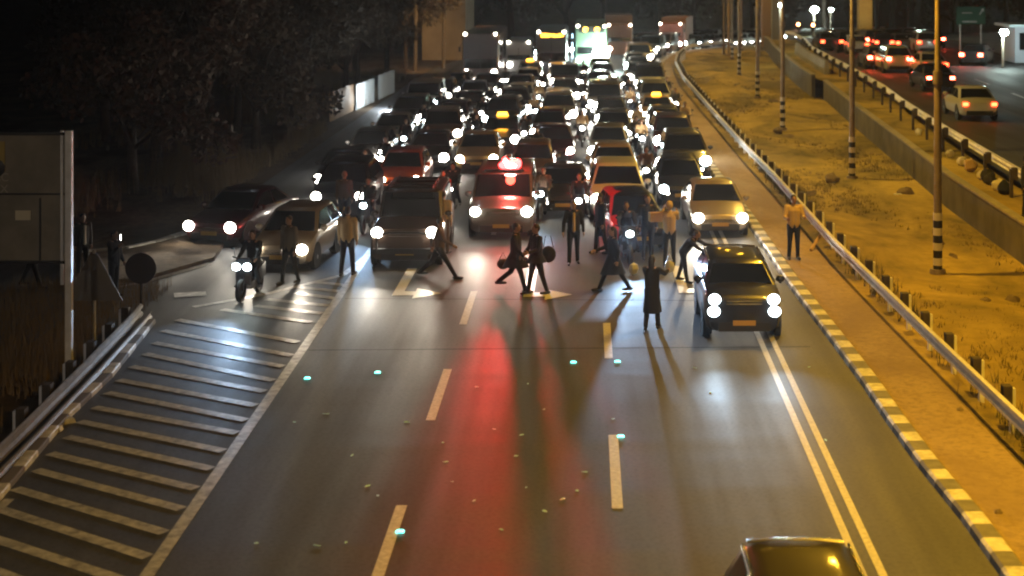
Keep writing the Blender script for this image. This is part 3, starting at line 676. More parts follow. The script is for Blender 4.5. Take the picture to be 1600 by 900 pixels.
# ------------------------------------------------------------------ people
SKIN = M('skin', (.30,.17,.11), .55); SKIN2 = M('skin_light', (.45,.28,.20), .55); HAIR = M('hair', (.012,.009,.007), .6)
CL = {'black': M('cloth_black',(.010,.010,.012),.9), 'navy': M('cloth_navy',(.010,.014,.028),.9), 'tan': M('cloth_tan',(.50,.36,.20),.9), 'brown': M('cloth_brown',(.10,.06,.04),.9),
      'white': M('cloth_white',(.6,.58,.52),.9), 'dark grey': M('cloth_grey',(.03,.03,.035),.9), 'red': M('cloth_red',(.35,.03,.03),.9), 'olive': M('cloth_olive',(.12,.09,.05),.9)}
SHOE = M('shoe', (.012,.011,.010), .5)
def rot(v, ax, a): return Matrix.Rotation(a, 3, ax) @ Vector(v)
def person(label, x, y, rz=0, z=0, h=1.70, top='black', legs='black', coat=0, stride=0, lift=0, arms=((0,0,10),(0,0,10)), lean=0, skin=SKIN, hair=HAIR, sit=None, kneebend=(5,5), hood=False, group='people walking among the stopped cars', stripe=None, female=False, headturn=0):
    """stride: degrees each thigh swings; arms: (forward, outward, elbow) degrees for left/right; rz=0 faces the camera"""
    t = thing('person', label, 'person', (x, y, z), rz, group); k = h/1.72
    R = radians
    pel = Vector((0,0,.90)); th = [R(stride), R(-stride)]
    if sit: th = [R(sit[0])]*2
    kb = [R(kneebend[0]), R(kneebend[1])] if not sit else [R(sit[1])]*2
    J = {}
    for i, s in enumerate((-1, 1)):
        hip = pel+Vector((s*.09,0,-.02)); d = rot((0,0,-1), 'X', -th[i]); d = Vector((s*.04 if not sit else s*.25, d.y, d.z)).normalized()
        knee = hip+d*.42; d2 = rot(d, 'X', kb[i]); ank = knee+d2*.41
        J[i] = (hip, knee, ank, rot((0,-1,0), 'X', -th[i]*.3+kb[i]*.3 if not sit else 0))
    low = min(J[0][2].z, J[1][2].z)-.07; off = Vector((0,0,-low)) if not sit else Vector((0,0,0))
    Lr = rot((0,0,1), 'X', R(lean)); 
    wst = pel+Lr*.12; ch = pel+Lr*.42; nk = pel+Lr*.57; hd = nk+Lr*.15+Vector((0,-.02,0)); top_ = hd
    b = MB(); tr = MB(); jk = MB(); sh = MB()
    P = lambda v: (v+off)*k
    sw = .165 if female else .19
    # torso + neck + head
    b.capsule(P(pel), P(ch), .105*k, .105*k); b.capsule(P(ch), P(nk), .09*k, .052*k); b.capsule(P(nk), P(hd), .052*k, .06*k)
    hx = sin(R(headturn)); hy = -cos(R(headturn)); H0 = P(hd)
    b.ball(H0, (.075*k,.095*k,.115*k), 14); b.ball(H0+Vector((hx*.045,hy*.045,-.055))*k, (.05*k,.05*k,.05*k), 10)
    b.ball(H0+Vector((hx*.10,hy*.10,-.005))*k, (.014*k,.022*k,.024*k), 6)
    for s in (-1,1): b.ball(H0+Vector((s*.077,0,0))*k, (.012*k,.022*k,.03*k), 6)
    for i, s in enumerate((-1, 1)):
        hip, knee, ank, fd = J[i]
        b.capsule(P(hip), P(knee), .085*k, .055*k); b.capsule(P(knee), P(ank), .052*k, .038*k)
        tr.capsule(P(hip+Vector((0,0,.04))), P(knee), .105*k, .068*k); tr.capsule(P(knee), P(ank), .068*k, .055*k)
        toe = ank+Vector((s*.02,-.15,-.035)); b.capsule(P(ank+Vector((0,.03,-.03))), P(toe), .035*k, .028*k)
        sh.capsule(P(ank+Vector((0,.05,-.035))), P(ank+Vector((s*.01,-.04,-.03))), .042*k, .045*k); sh.capsule(P(ank+Vector((s*.01,-.04,-.035))), P(toe+Vector((0,-.03,0))), .045*k, .032*k)
    tr.capsule(P(pel+Vector((-.03,0,0))), P(pel+Vector((.03,0,0))), .125*k, .125*k); tr.capsule(P(pel), P(wst), .13*k, .12*k)
    hands = []
    for i, s in enumerate((-1, 1)):
        fw, out, el = arms[i]
        so_ = nk+Vector((s*sw,0,-.06)); d = Vector((s*sin(R(out+6)), -sin(R(fw))*cos(R(out)), -cos(R(fw))*cos(R(out+6)))).normalized()
        e = so_+d*.29; axis = 'X'; d2 = rot(d, 'X', -R(el)); d2 = Vector((d2.x*.55-s*(el/400), d2.y, d2.z)).normalized(); wr = e+d2*.25; hnd = wr+d2*.07
        b.capsule(P(nk+Vector((s*.06,0,-.05))), P(so_), .06*k, .055*k)
        b.capsule(P(so_), P(e), .052*k, .04*k); b.capsule(P(e), P(wr), .040*k, .027*k)
        palm = wr+d2*.085; side = d2.cross(Vector((s,0,0.01))).normalized(); nrm = d2.cross(side).normalized()
        b.capsule(P(wr), P(palm-d2*.02), .026*k, .032*k, 8); b.capsule(P(palm-d2*.03-side*.02), P(palm-d2*.03+side*.02), .022*k, .022*k, 8)
        for q, ln in ((-.033,.058),(-.011,.072),(.011,.076),(.033,.066)):
            a0 = palm+side*q; a1 = a0+d2*ln*.55+nrm*.006; a2 = a1+(d2*.75+nrm*.6).normalized()*ln*.5
            b.capsule(P(a0), P(a1), .0095*k, .009*k, 6); b.capsule(P(a1), P(a2), .009*k, .008*k, 6)
        a0 = palm-d2*.05+side*.03; b.capsule(P(a0), P(a0+side*.035+d2*.02), .012*k, .010*k, 6); b.capsule(P(a0+side*.035+d2*.02), P(a0+side*.045+d2*.055), .010*k, .009*k, 6)
        hands.append(P(hnd))
        jk.capsule(P(so_), P(e), .072*k, .058*k); jk.capsule(P(e), P(wr-d2*.01), .057*k, .043*k); jk.capsule(P(ch+Vector((s*.05,0,.05))), P(so_), .09*k, .072*k)
    jk.capsule(P(pel+Vector((-.04,0,.02))), P(ch+Vector((-.05,0,0))), .135*k, .135*k); jk.capsule(P(pel+Vector((.04,0,.02))), P(ch+Vector((.05,0,0))), .135*k, .135*k)
    jk.capsule(P(ch), P(nk-Vector((0,0,.03))), .13*k, .085*k)
    def rem(o, vx, sm=True):
        md = o.modifiers.new('merge', 'REMESH'); md.mode = 'VOXEL'; md.voxel_size = vx; md.use_smooth_shade = True
        if sm: s_ = o.modifiers.new('soften', 'SMOOTH'); s_.factor = .5; s_.iterations = 2
    body = link('body', b.mesh('body', skin), t); rem(body, .0095, False)
    o = link('trousers', tr.mesh('trousers', CL[legs]), t); rem(o, .018)
    o = link('jacket' if not coat else 'coat', jk.mesh('jacket', CL[top]), t); rem(o, .018); jko = o
    if coat:
        c = MB(); rs = []; zt = wst+off; sp = abs(stride)/60
        for q in range(9):
            f = q/8; z_ = (wst.z+off.z)*(1-f)+f*(wst.z+off.z-coat); n = 22
            wx_, wy_ = .155+.07*f, .14+(.06+sp*.35)*f
            rs.append([Vector((wx_*cos(a)*(1+.05*sin(5*a+q*.4)*f), wst.y*(1-f)+wy_*sin(a)*(1+.06*sin(4*a)*f), z_))*k for a in [2*pi*j/n for j in range(n)]])
        c.rings(rs); link('coat_skirt', c.mesh('coat_skirt', CL[top], 70), jko)
    for i in (0,): 
        link('shoes', sh.mesh('shoes', SHOE, 60), t)
    hm = MB(); back = Vector((-hx*.018,-hy*.018,.022))*k
    hm.ball(H0+back, ((.082 if not hood else .10)*k,(.10 if not hood else .115)*k,(.108 if not hood else .125)*k), 14)
    if female: hm.capsule(H0+Vector((-hx*.06,-hy*.06,0))*k, H0+Vector((-hx*.075,-hy*.075,-.2))*k, .075*k, .06*k)
    link('hood' if hood else 'hair', hm.mesh('hair', CL[top] if hood else hair, 80), t)
    em = MB(); em.ball((0,0,0), .010*k, 6); eme = em.mesh('eye', m_black)
    for s in (-1,1): link('eye', eme, body, H0+Vector((hx*.088-hy*s*.03*-1, hy*.088+hx*s*.03, .015))*k)
    if stripe:
        q = MB(); a = P(ch+Vector((0,-.155,.08))); c_ = P(pel+Vector((0,-.155,.03))); q.capsule(a, c_, .035*k, .045*k); link('shirt_front', q.mesh('shirt_front', CL[stripe], 80), t)
    t['_h'] = 0; del t['_h']
    return t, hands
GP = lambda px, py: G(px, py)
def pp_(label, px, py, rz, **k):
    x, y = G(px, py, k.get('z', 0)); return person(label, x, y, radians(rz), **k)
pp_('man in a dark jacket holding a lit phone to his face on the left island', 178, 464, 70, h=1.62, z=.10, top='navy', legs='navy', arms=((20,0,120),(5,0,20)))
pp_('person striding behind the billboard, only dark legs showing', 50, 449, 80, stride=24, top='dark grey', legs='black')
pp_('person in dark clothes with pale shirt strip behind the billboard post', 129, 432, 40, h=1.65, top='dark grey', legs='black', stripe='white')
pp_('person in olive jacket and black trousers walking before the foremost beige hatchback', 452, 443, -30, stride=12, top='olive', legs='black', h=1.75)
pp_('man in a tan sweater and dark trousers at the tip of the hatched gore', 543, 430, 170, stride=8, top='tan', legs='navy', h=1.80)
pp_('person in dark clothes striding widely past the brown off-road car', 687, 434, 88, stride=34, top='brown', legs='black', kneebend=(3,14), h=1.70, arms=((30,0,30),(-30,0,15)))
pp_('person in a tan jacket beside the brown off-road car', 692, 396, 160, stride=6, top='tan', legs='brown', h=1.78)
pp_('person in a long dark coat walking on the left of the central pair', 806, 455, 80, stride=22, top='black', legs='black', coat=.38, kneebend=(6,30), h=1.75, arms=((15,5,30),(-25,5,20)))
_, hnd = pp_('person in dark coat with a yellow strip, on the right of the central pair', 838, 460, -60, stride=14, top='black', legs='black', coat=.22, h=1.76, arms=((10,8,35),(20,8,60)), stripe=None)
pp_('man in an open dark jacket over a tan shirt standing alone mid-road', 896, 413, 5, stride=7, top='black', legs='black', stripe='tan', h=1.74, arms=((8,9,14),(-6,7,16)))
pp_('woman in a long navy coat striding before the red-sided dark hatchback', 958, 455, -75, stride=27, top='navy', legs='navy', coat=.5, h=1.68, female=True, skin=SKIN2, arms=((35,0,40),(-15,0,20)))
pp_('woman in a long black coat and heeled boots, nearest to the bridge', 1019, 514, 165, stride=9, top='black', legs='black', coat=.62, h=1.66, female=True, skin=SKIN2, arms=((60,14,35),(55,0,40)), lean=-4)
pp_('person in a tan hooded top seen from behind beside the red-sided dark hatchback', 1046, 414, 175, stride=5, top='tan', legs='black', h=1.72, arms=((55,0,75),(60,0,80)), hood=True)
pp_('person in black standing against the front of the red-sided dark hatchback', 1012, 405, 10, stride=5, top='black', legs='black', h=1.78)
pp_('person in dark clothes at the red-lit side of the red-sided dark hatchback', 938, 396, -60, stride=9, top='navy', legs='black', h=1.70)
pp_('person in dark clothes crouching forward behind the woman in black coat', 1068, 440, 60, stride=15, top='black', legs='black', h=1.5, lean=38, arms=((50,0,20),(60,0,30)))
pp_('man in a tan shirt with white hem standing on the dusty shoulder by the guardrail', 1240, 405, 5, z=.10, top='tan', legs='navy', h=1.76, arms=((15,8,75),(15,8,80)))
pp_('person in navy clothes on the terrace at the right edge of the picture', 1603, 339, 60, z=TZ, top='navy', legs='navy', h=1.72)
pp_('person with brown hair standing between cars above the tan-sweatered man', 538, 356, 180, top='brown', legs='black', h=1.75, hair=M('brown_hair',(.20,.10,.05),.6))
pp_('person in a dark red jacket between the orange hatchback and police van', 692, 352, 0, top='red', legs='black', h=1.72)

# carried things
def small(name, label, cat, fn, mat, loc, rz=0, sm=60, group=None):
    q = MB(); fn(q); o = link(name, q.mesh(name, mat, sm), None, loc, (0,0,rz)); return tag(o, label, cat, group)
x, y = G(178,464); small('phone', 'lit phone in the hand of the man on the left island', 'phone', lambda q: q.box((0,0,0),(.015,.075,.15)), M('phone_screen',(1,1,1),.3,emit=(1,.98,.9),estr=9), (x+.20,y-.10,1.50), .3)
x, y = G(857,440); small('shoulder_bag', 'black bulging shoulder bag carried by the central pair', 'bag', lambda q: (q.ball((0,0,.72),(.2,.13,.22),12), q.tube([(-.13,0,.9),(-.08,0,1.2),(.06,0,1.2),(.13,0,.9)],.012,6)), CL['black'], (x,y,0))
x, y = G(843,458); small('rolled_poster', 'yellow rolled strip held by the person right of the central pair', 'roll', lambda q: q.tube([(0,0,.72),(.02,0,1.16)],.045,10), M('yellow_roll',(.60,.40,.12),.6), (x-.02,y-.18,0))
x, y = G(786,450); small('handbag', 'brown handbag beside the person in the long dark coat', 'bag', lambda q: (q.ball((0,0,.62),(.16,.1,.14),12), q.tube([(-.1,0,.72),(0,0,.92),(.1,0,.72)],.01,6)), CL['brown'], (x,y,0))
x, y = G(1022,414); small('cardboard_box', 'flat cardboard box held up beside the tan hooded top', 'box', lambda q: (q.box((0,0,1.35),(.34,.26,.24)), q.box((0,-.132,1.35),(.30,.008,.03))), M('cardboard',(.36,.23,.12),.8), (x+.03,y-.1,0), .2, None)
x, y = G(1046,450); small('carrier_bag', 'pale plastic carrier bag hanging beside the black-coated woman', 'bag', lambda q: (q.ball((0,0,.55),(.14,.09,.17),7), q.tube([(-.08,0,.7),(0,0,.88),(.08,0,.7)],.01,6)), M('thin_plastic',(.5,.5,.48),.4), (x,y,0))
x, y = G(990,430); small('carrier_bag', 'white crumpled bag by the feet of the person in front of the red-sided dark hatchback', 'bag', lambda q: q.ball((0,0,.17),(.15,.1,.17),6), MATS['thin_plastic'], (x,y,0), .4, None)

# ------------------------------------------------------------------ scooters and motorbikes
def scooter_specs():
    parts = []
    b = MB(); b.rings([[(s*w_,y_,z_) for s, z_ in ((-1,z0),(1,z0),(1.0,z1),(.6,z1+.06),(-.6,z1+.06),(-1,z1))] for y_, w_, z0, z1 in ((-.55,.08,.45,.80),(-.45,.19,.38,1.0),(-.30,.17,.30,.98),(-.22,.14,.25,.45),(.1,.15,.25,.42),(.2,.17,.3,.68),(.75,.15,.42,.76),(.85,.08,.5,.74))]); parts.append(spec('body', b.mesh('scooter_body', m_trim, 35), paint=True))
    w = MB(); w.tube([(0,.23*cos(a*pi/9),.23*sin(a*pi/9)) for a in range(19)], .06, 8); w.cyl((0,0,0), .17, .03, 'x', 14); wm = w.mesh('scooter_wheel', m_tire, 50)
    parts += [spec('wheel', wm, (0,-.62,.28)), spec('wheel', wm, (0,.62,.28))]
    f = MB(); f.tube([(-.05,-.62,.28),(-.05,-.45,.9)],.025,6); f.tube([(.05,-.62,.28),(.05,-.45,.9)],.025,6); parts.append(spec('fork', f.mesh('fork', m_trim)))
    h = MB(); h.tube([(-.36,-.22,1.05),(-.15,-.35,1.02),(.15,-.35,1.02),(.36,-.22,1.05)],.018,6)
    for s in (-1,1): h.tube([(s*.26,-.3,1.05),(s*.30,-.32,1.25)],.008,5); h.ball((s*.32,-.32,1.28),(.06,.02,.04),8)
    parts.append(spec('handlebar', h.mesh('handlebar', m_trim, 50)))
    s_ = MB(); s_.ball((0,.42,.80),(.15,.38,.07),12); parts.append(spec('seat', s_.mesh('seat', m_black, 60)))
    return parts
SCP = scooter_specs()
sl_ = MB(); sl_.ball((0,0,0), (.11,.06,.09), 10); SL = {'w': sl_.mesh('scooter_lamp', m_lensH, 80), 'c': sl_.mesh('scooter_lamp', m_lensC, 80)}
def scooter(label, plabel, x, y, rz=0, two=False, col='w', beam=0, topc='black'):
    t = thing('scooter', label, 'scooter', (x, y, 0), rz, 'scooters and motorbikes in the jam'); place(SCP, t, PAINTS['black'])
    for s in ((-1,1) if two else (0,)):
        h = link('headlight', SL[col], t, (s*.14,-.56,.86)); 
    if beam: spot('beam', t, (0,-.75,.86), (radians(-92),0,0), beam*1.2, (.45,.68,1) if col == 'c' else (1,.88,.7), 64, 1, .05)
    c, s = cos(rz), sin(rz); yy = .32
    p, _ = person(plabel, x-s*yy, y+c*yy, rz, z=-.06, h=1.68, top=topc, legs='black', sit=(78,85), arms=((38,4,30),(38,4,30)), lean=8, group='riders on scooters and motorbikes')
    for ch in p.children:
        if ch.name.split('.')[0] == 'hair': ch.name = 'helmet'; ch.scale = (1.0,1.0,1.0)
    return t
x, y = G(386,468); scooter('black scooter with a twin white headlamp crossing the slip road','rider in black on the twin-lamp scooter at the slip road',x,y+.3,radians(-8),True,'c',260)
x, y = G(980,408); scooter('motorbike with one dazzling headlamp in front of the red-sided dark hatchback','dark-clad rider on the motorbike before the red-sided dark hatchback',x,y,radians(6),False,'c',520)
rnd = random.Random(4)
SCX = [(-7.7,73),(-5.2,77),(-2.7,68),(-2.6,86),(-.1,78),(2.4,77),(2.5,89),(4.8,74),(4.8,82),(-.15,97),(-5.1,90),(4.85,100),(-7.75,66),(-5.15,71),(-5.2,84),(-2.65,78),(-.15,70),(-.1,88),(2.45,72),(2.4,83),(2.5,95),(-7.6,80),(-7.3,92),(-2.6,95),(4.75,90),(-5.1,98),(-.15,105),(2.4,66)]
for i, (px, py, nm) in enumerate(((573,360,'beside the brown off-road car'),(560,328,'behind the brown-haired person'),(706,332,'left of the police van'),(848,340,'right of the police van'),(570,305,'behind the tan-lit pair of scooters'),(1010,300,'between the white SUV and the kerbside cars'),(905,352,'ahead of the dark saloon'),(668,258,'behind the orange hatchback'),(838,262,'behind the dark saloon'),(995,240,'between the gold taxi and the kerb'),(745,236,'beside the amber-domed taxi'),(600,280,'beside the trees'))):
    x, y = G(px, py); scooter(f'scooter with a single lit headlamp filtering {nm}', f'helmeted rider filtering {nm}', x, y, rnd.uniform(-.1,.1), False, 'w' if i % 3 else 'c', [120,90,60,60][i] if i < 4 else 0, rnd.choice(['black','navy','dark grey','tan','brown']))

for i, (x, y) in enumerate(SCX):
    cn = ['outermost column and the one behind the brown off-road car','brown off-road column and the amber-domed taxi column','amber-domed taxi column and the bronze hatchback column','bronze hatchback column and the gold taxi column','gold taxi column and the kerbside column','kerbside column and the striped kerb']
    ci = min(range(6), key=lambda k: abs([-7.6,-5.15,-2.65,-.15,2.45,4.75][k]-x))
    nth = sorted(p[1] for p in SCX if min(range(6), key=lambda k: abs([-7.6,-5.15,-2.65,-.15,2.45,4.75][k]-p[0])) == ci).index(y)
    scooter(f'{ordinal[nth]} farther scooter between the {cn[ci]}', f'{ordinal[nth]} farther rider between the {cn[ci]}', x, y, 0, i % 5 == 0, 'w' if i % 3 else 'c', 0, rnd.choice(['black','navy','dark grey','tan']))

# ------------------------------------------------------------------ left side: billboard, signs, fence, building
bx, by = G(108,574)
t = thing('billboard', 'large grey-brown billboard on a steel post at the left edge', 'billboard', (bx, by, 0))
q = MB(); q.box((0,0,2.45),(.13,.13,4.9)); q.box((-.16,.05,3.3),(.06,.06,3.2)); link('post', q.mesh('post', m_galv), t)
q = MB(); q.box((-1.75,.12,3.5),(3.3,.10,2.62)); pn = link('panel', q.mesh('panel', M('board_grey',(.26,.23,.18),.7,noise=(1.2,(.18,.16,.125)))), t)
q = MB(); q.box((-1.75,.06,3.58),(3.3,.03,.035)); q.box((-1.75,.05,4.83),(3.36,.06,.06)); q.box((-1.75,.05,2.17),(3.36,.06,.06)); q.box((-.62,.05,2.85),(.03,.03,1.3)); link('frame', q.mesh('frame', m_trim), pn)
q = MB(); q.box((-.97,.05,3.14),(.32,.02,.2)); link('label_plate', q.mesh('label_plate', M('pale_label',(.62,.56,.42),.7)), pn)
q = MB(); q.box((-1.6,.055,4.36),(.5,.02,.62)); link('yellow_emblem', q.mesh('yellow_emblem', M('dull_yellow',(.38,.28,.08),.7)), pn)
q = MB(); q.ball((-1.62,.045,4.12),(.28,.02,.22),12); link('dark_emblem', q.mesh('dark_emblem', m_trim), pn)
def text(s, parent, loc, size, mat, rx=90, name='lettering', rz=0):
    c = bpy.data.curves.new(name, 'FONT'); c.body = s; c.size = size; c.extrude = .006; c.align_x = 'CENTER'; c.align_y = 'CENTER'
    tmp = bpy.data.objects.new('tmp', c); COL.objects.link(tmp); bpy.context.view_layer.update()
    me = bpy.data.meshes.new_from_object(tmp.evaluated_get(bpy.context.evaluated_depsgraph_get())); bpy.data.objects.remove(tmp)
    me.materials.clear(); me.materials.append(mat)
    return link(name, me, parent, loc, (radians(rx),0,radians(rz)))
m_let = M('pale_letter',(.40,.36,.28),.7)
text('RC', pn, (-1.42,.05,3.92), .24, m_let); text('EX', pn, (-1.42,.05,3.68), .24, m_let)
# triangular sign back by the billboard foot
t = thing('triangular_sign', 'large triangular road sign seen from behind at the foot of the billboard', 'road sign', (bx+.12, by+1.2, 0))
q = MB(); q.rings([[(-.62,0,1.12),(.62,0,1.12),(.08,0,2.12),(-.08,0,2.12)],[(-.62,.03,1.12),(.62,.03,1.12),(.08,.03,2.12),(-.08,.03,2.12)]]); link('sign_plate', q.mesh('sign_plate', M('sign_back',(.13,.11,.085),.6,.3)), t)
q = MB(); q.tube([(0,.06,0),(0,.06,2.2)],.035,8); link('post', q.mesh('post', m_galv), t)
x, y = G(220,493)
t = thing('round_sign', 'round road sign seen from behind standing at the tip of the left guardrail', 'road sign', (x, y, 0))
q = MB(); q.cyl((0,0,1.12),.37,.02,'y',32); link('sign_plate', q.mesh('sign_plate', M('sign_back_brown',(.075,.05,.035),.6,.3)), t)
q = MB(); q.tube([(0,.03,0),(0,.03,1.5)],.03,8); link('post', q.mesh('post', m_wood), t)
# corrugated fence lit by headlights and an added fill lamp
def corr(name, label, a, b, h, mat, z0=0):
    m = MB(); n = 60; top = []; v = []
    for i in range(n+1):
        f = i/n; x = a[0]+(b[0]-a[0])*f; y = a[1]+(b[1]-a[1])*f; o_ = .05*sin(i*1.6); v += [(x+o_, y, z0), (x+o_, y, z0+h+.04*sin(i*.31)), (x+o_-.03, y, z0+h), (x+o_-.03, y, z0)]
    m.rings([v[i*4:i*4+4] for i in range(n+1)]); return tag(link(name, m.mesh(name, mat, 60)), label, 'fence')
corr('metal_fence','tan sheet-metal fence panel under the dark trees', (-13.4,80.5),(-13.1,86.5),1.5,M('tan_sheet',(.42,.25,.12),.6))
corr('metal_fence','white corrugated fence panel lit by headlights, middle one of three', (-13.0,87),(-12.7,92),1.4,M('white_sheet',(.62,.66,.66),.5))
corr('metal_fence','white corrugated fence panel lit by headlights, farthest of three', (-12.6,93.5),(-12.3,98.5),1.45,MATS['white_sheet'])
point('headlight_spill', None, (-11.3,87.5,.9), 190, (.85,.95,1), .15)  # added point lamp standing in for headlight spill on the fence
t = thing('building', 'tan rendered building rising behind the dark coach at the edge of the trees', 'building', (-12.1,130,0))
q = MB(); q.box((0,6,5.5),(3.7,10,11)); wl = link('wall', q.mesh('wall', M('tan_render',(.42,.33,.22),.85,noise=(.5,(.30,.23,.15)))), t)
for (x_, z_) in ((-.9,6.4),):
    q = MB(); q.box((0,0,0),(.9,.06,1.3)); w_ = link('window', q.mesh('window', m_glass), t, (x_,.98,z_)); q = MB(); q.box((0,-.02,-.7),(1.05,.14,.07)); link('sill', q.mesh('sill', m_conc), w_)
q = MB(); q.box((0,6,11.1),(4.0,10.3,.25)); link('roof', q.mesh('roof', m_conc), t)
for i, (x_, y_) in enumerate(((-13.1,118),(-11.2,121))):
    t = thing('utility_pole', ['wooden utility pole left of the tan building','wooden utility pole close against the tan building'][i], 'pole', (x_,y_,0)); q = MB(); q.tube([(0,0,0),(.1,0,10)],[.16,.11],8); q.box((0,0,9.2),(1.6,.1,.12)); link('shaft', q.mesh('shaft', M('old_wood',(.10,.075,.05),.9), 40), t)
spot('wall_wash', None, (-6,112,7), (radians(65),0,radians(38)), 2400, (1,.62,.25), 70, .8, .3)

# ------------------------------------------------------------------ trees
m_leaf = M('leaf_dark', (.05,.036,.022), .9, noise=(.5, (.075,.055,.035))); m_bark = M('bark', (.05,.035,.025), .9, noise=(6,(.03,.02,.015)))
def tree_meshes(seed, h, cr, nl):
    r = random.Random(seed); tb = MB()
    tb.tube([(0,0,0),(r.uniform(-.1,.1),0,h*.2),(r.uniform(-.3,.3),r.uniform(-.2,.2),h*.45)], [.24,.18,.13], 8)
    lf = MB(); cl = []
    for i in range(9):
        a = 2*pi*i/9+r.uniform(-.3,.3); rr = cr*r.uniform(.35,.85); z1 = h*r.uniform(.35,.95); s = (0,0,h*r.uniform(.25,.45)); e = (rr*cos(a),rr*sin(a),z1)
        tb.tube([s, ((s[0]+e[0])*.5,(s[1]+e[1])*.5,(s[2]+e[2])*.5+.2), e], [.09,.06,.02], 5)
        for _ in range(3): cl.append((e[0]+r.gauss(0,.5),e[1]+r.gauss(0,.5),e[2]+r.gauss(0,.5),r.uniform(.5,1.1)*cr*.38))
    for _ in range(nl):
        c = r.choice(cl); d = Vector((r.gauss(0,1),r.gauss(0,1),r.gauss(0,.75))).normalized()*c[3]*r.uniform(.3,1)**.5
        p = Vector(c[:3])+d; u = Vector((r.gauss(0,1),r.gauss(0,1),r.gauss(0,1))).normalized(); w = u.cross(Vector((r.gauss(0,1),r.gauss(0,1),r.gauss(0,1)))).normalized(); s = r.uniform(.09,.2)
        lf.add([p-u*s,p+w*s*.5,p+u*s,p-w*s*.5],[(0,1,2,3)])
    me = bpy.data.meshes.new('crown'); me.from_pydata(lf.v, [], lf.f); me.materials.append(m_leaf)
    return tb.mesh('trunk', m_bark, 60), me
TV = [tree_meshes(1,8,3.2,5200), tree_meshes(2,10,3.6,6000), tree_meshes(3,6.5,2.8,4600)]
tp = [(-15.5,62,0),(-18.5,66,1),(-14.8,69,2),(-17,75,1),(-15.6,81,0),(-19,84,1),(-16.2,89,1),(-15,96,2),(-18,100,1),(-15.4,104,0),(-14.6,113,1),(-17.4,116,1),(-22.5,72,1),(-23,90,1),(-16.5,56,2),(-14.2,121,0),(-21,108,1)]
wd = ['bushy','tall','low']
for i, (x, y, v) in enumerate(tp):
    t = thing('tree', f'{wd[v]} dark leafy tree, {ordinal[i]} nearest in the grove left of the jam' , 'tree', (x, y, -.05), random.uniform(0,6), 'dark trees left of the jammed road')
    sc = random.uniform(.9,1.15); t.scale = (sc,sc,sc)
    link('trunk', TV[v][0], t); link('crown', TV[v][1], t)
order = sorted([o for o in bpy.data.objects if o.get('group') == 'dark trees left of the jammed road'], key=lambda o: o.location.y)
for i, o in enumerate(order):
    w_ = o['label'].split()[0]; o['label'] = f'{w_} dark leafy tree in the grove left of the jam, {ordinal[i]} from the billboard end'
rf = random.Random(9)
for i in range(26):     # far belt behind everything
    x = -34+i*6.2+rf.uniform(-1,1); y = 205+rf.uniform(-6,14)+ (8 if x > 20 else 0)
    if 30 < x < 60: y += 6
    t = thing('tree', f'dim distant tree in the belt behind the road, {ordinal[i] if i < 22 else ["twenty-third","twenty-fourth","twenty-fifth","twenty-sixth"][i-22]} from the left', 'tree', (x, y, gz(y)), rf.uniform(0,6), 'distant trees closing the view')
    sc = rf.uniform(1.5,2.2); t.scale = (sc,sc,sc); v = i % 3; link('trunk', TV[v][0], t); link('crown', TV[v][1], t)
# palms by the upper road
pt = MB(); pt.tube([(0,0,0),(.15,0,2.2),(.1,0,4.6)],[.24,.19,.17],9); ptm = pt.mesh('trunk', m_bark, 60)
fm = MB(); r = random.Random(2)
for i in range(26):
    a = 2*pi*i/26+r.uniform(-.1,.1); el = r.uniform(-.2,1.1); L = 2.4; prev = None
    sp = [Vector((.1+L*s*cos(a)*cos(el*(1-s*.2)), L*s*sin(a), 4.6+L*s*sin(el)-1.5*s*s)) for s in [k/7 for k in range(8)]]
    sd = Vector((-sin(a),cos(a),0))
    for k in range(1,8):
        for s in (-1,1):
            for q in (0,.5):
                p = sp[k-1].lerp(sp[k], q); e = p+sd*s*.5*(1-k/10)+Vector((cos(a)*.2,sin(a)*.2,-.22)); w = (sp[k]-sp[k-1]).normalized()*.035
                fm.add([p-w,p+w,e],[(0,1,2)])
fme = bpy.data.meshes.new('fronds'); fme.from_pydata(fm.v, [], fm.f); fme.materials.append(M('palm_green',(.09,.13,.06),.6))
for i, (px, py, D) in enumerate(((1392,20,150),(1420,12,158),(1372,10,166),(1290,25,175))):
    x = (px-CX)/F*D; z = tz(D)
    t = thing('palm_tree', ['feathery palm left of the green road sign, nearest of the palms','taller palm just right of the nearest palm','palm behind the nearest palm toward the pillar','lone palm near the bright white lamps'][i], 'palm tree', (x,D,z), i, 'palms beyond the upper road'); t.scale = (1.25,1.25,1.25)
    link('trunk', ptm, t); link('fronds', fme, t)
point('palm_light', None, (31,143,4), 70, (.7,1,.8), .3)

# ------------------------------------------------------------------ far right furniture
def pillar(label, px0, px1, D, mat, h=16, z=None):
    x0 = (px0-CX)/F*D; x1 = (px1-CX)/F*D; t = thing('concrete_pillar', label, 'pillar', ((x0+x1)/2, D, gz(D) if z is None else z))
    q = MB(); w = x1-x0; q.box((0,0,h/2),(w,w,h)); link('shaft', q.mesh('shaft', mat), t)
    q = MB(); q.box((0,0,.25),(w*1.3,w*1.3,.5)); link('plinth', q.mesh('plinth', m_conc), t)
pillar('yellow-lit concrete pillar beside the upper road', 1341,1361,134, M('pillar_yellow',(.50,.40,.20),.8,noise=(.6,(.38,.28,.14))), z=tz(134))
pillar('blue-grey concrete pillar beyond the verge', 1206,1221,149, M('pillar_blue',(.22,.24,.29),.8))
pillar('brownish pillar left of the blue-grey one', 1190,1204,150, M('pillar_brown',(.28,.19,.14),.8))
spot('pillar_wash', None, (22,126,8), (radians(80),0,radians(-20)), 700, (1,.62,.12), 70, .8, .3)
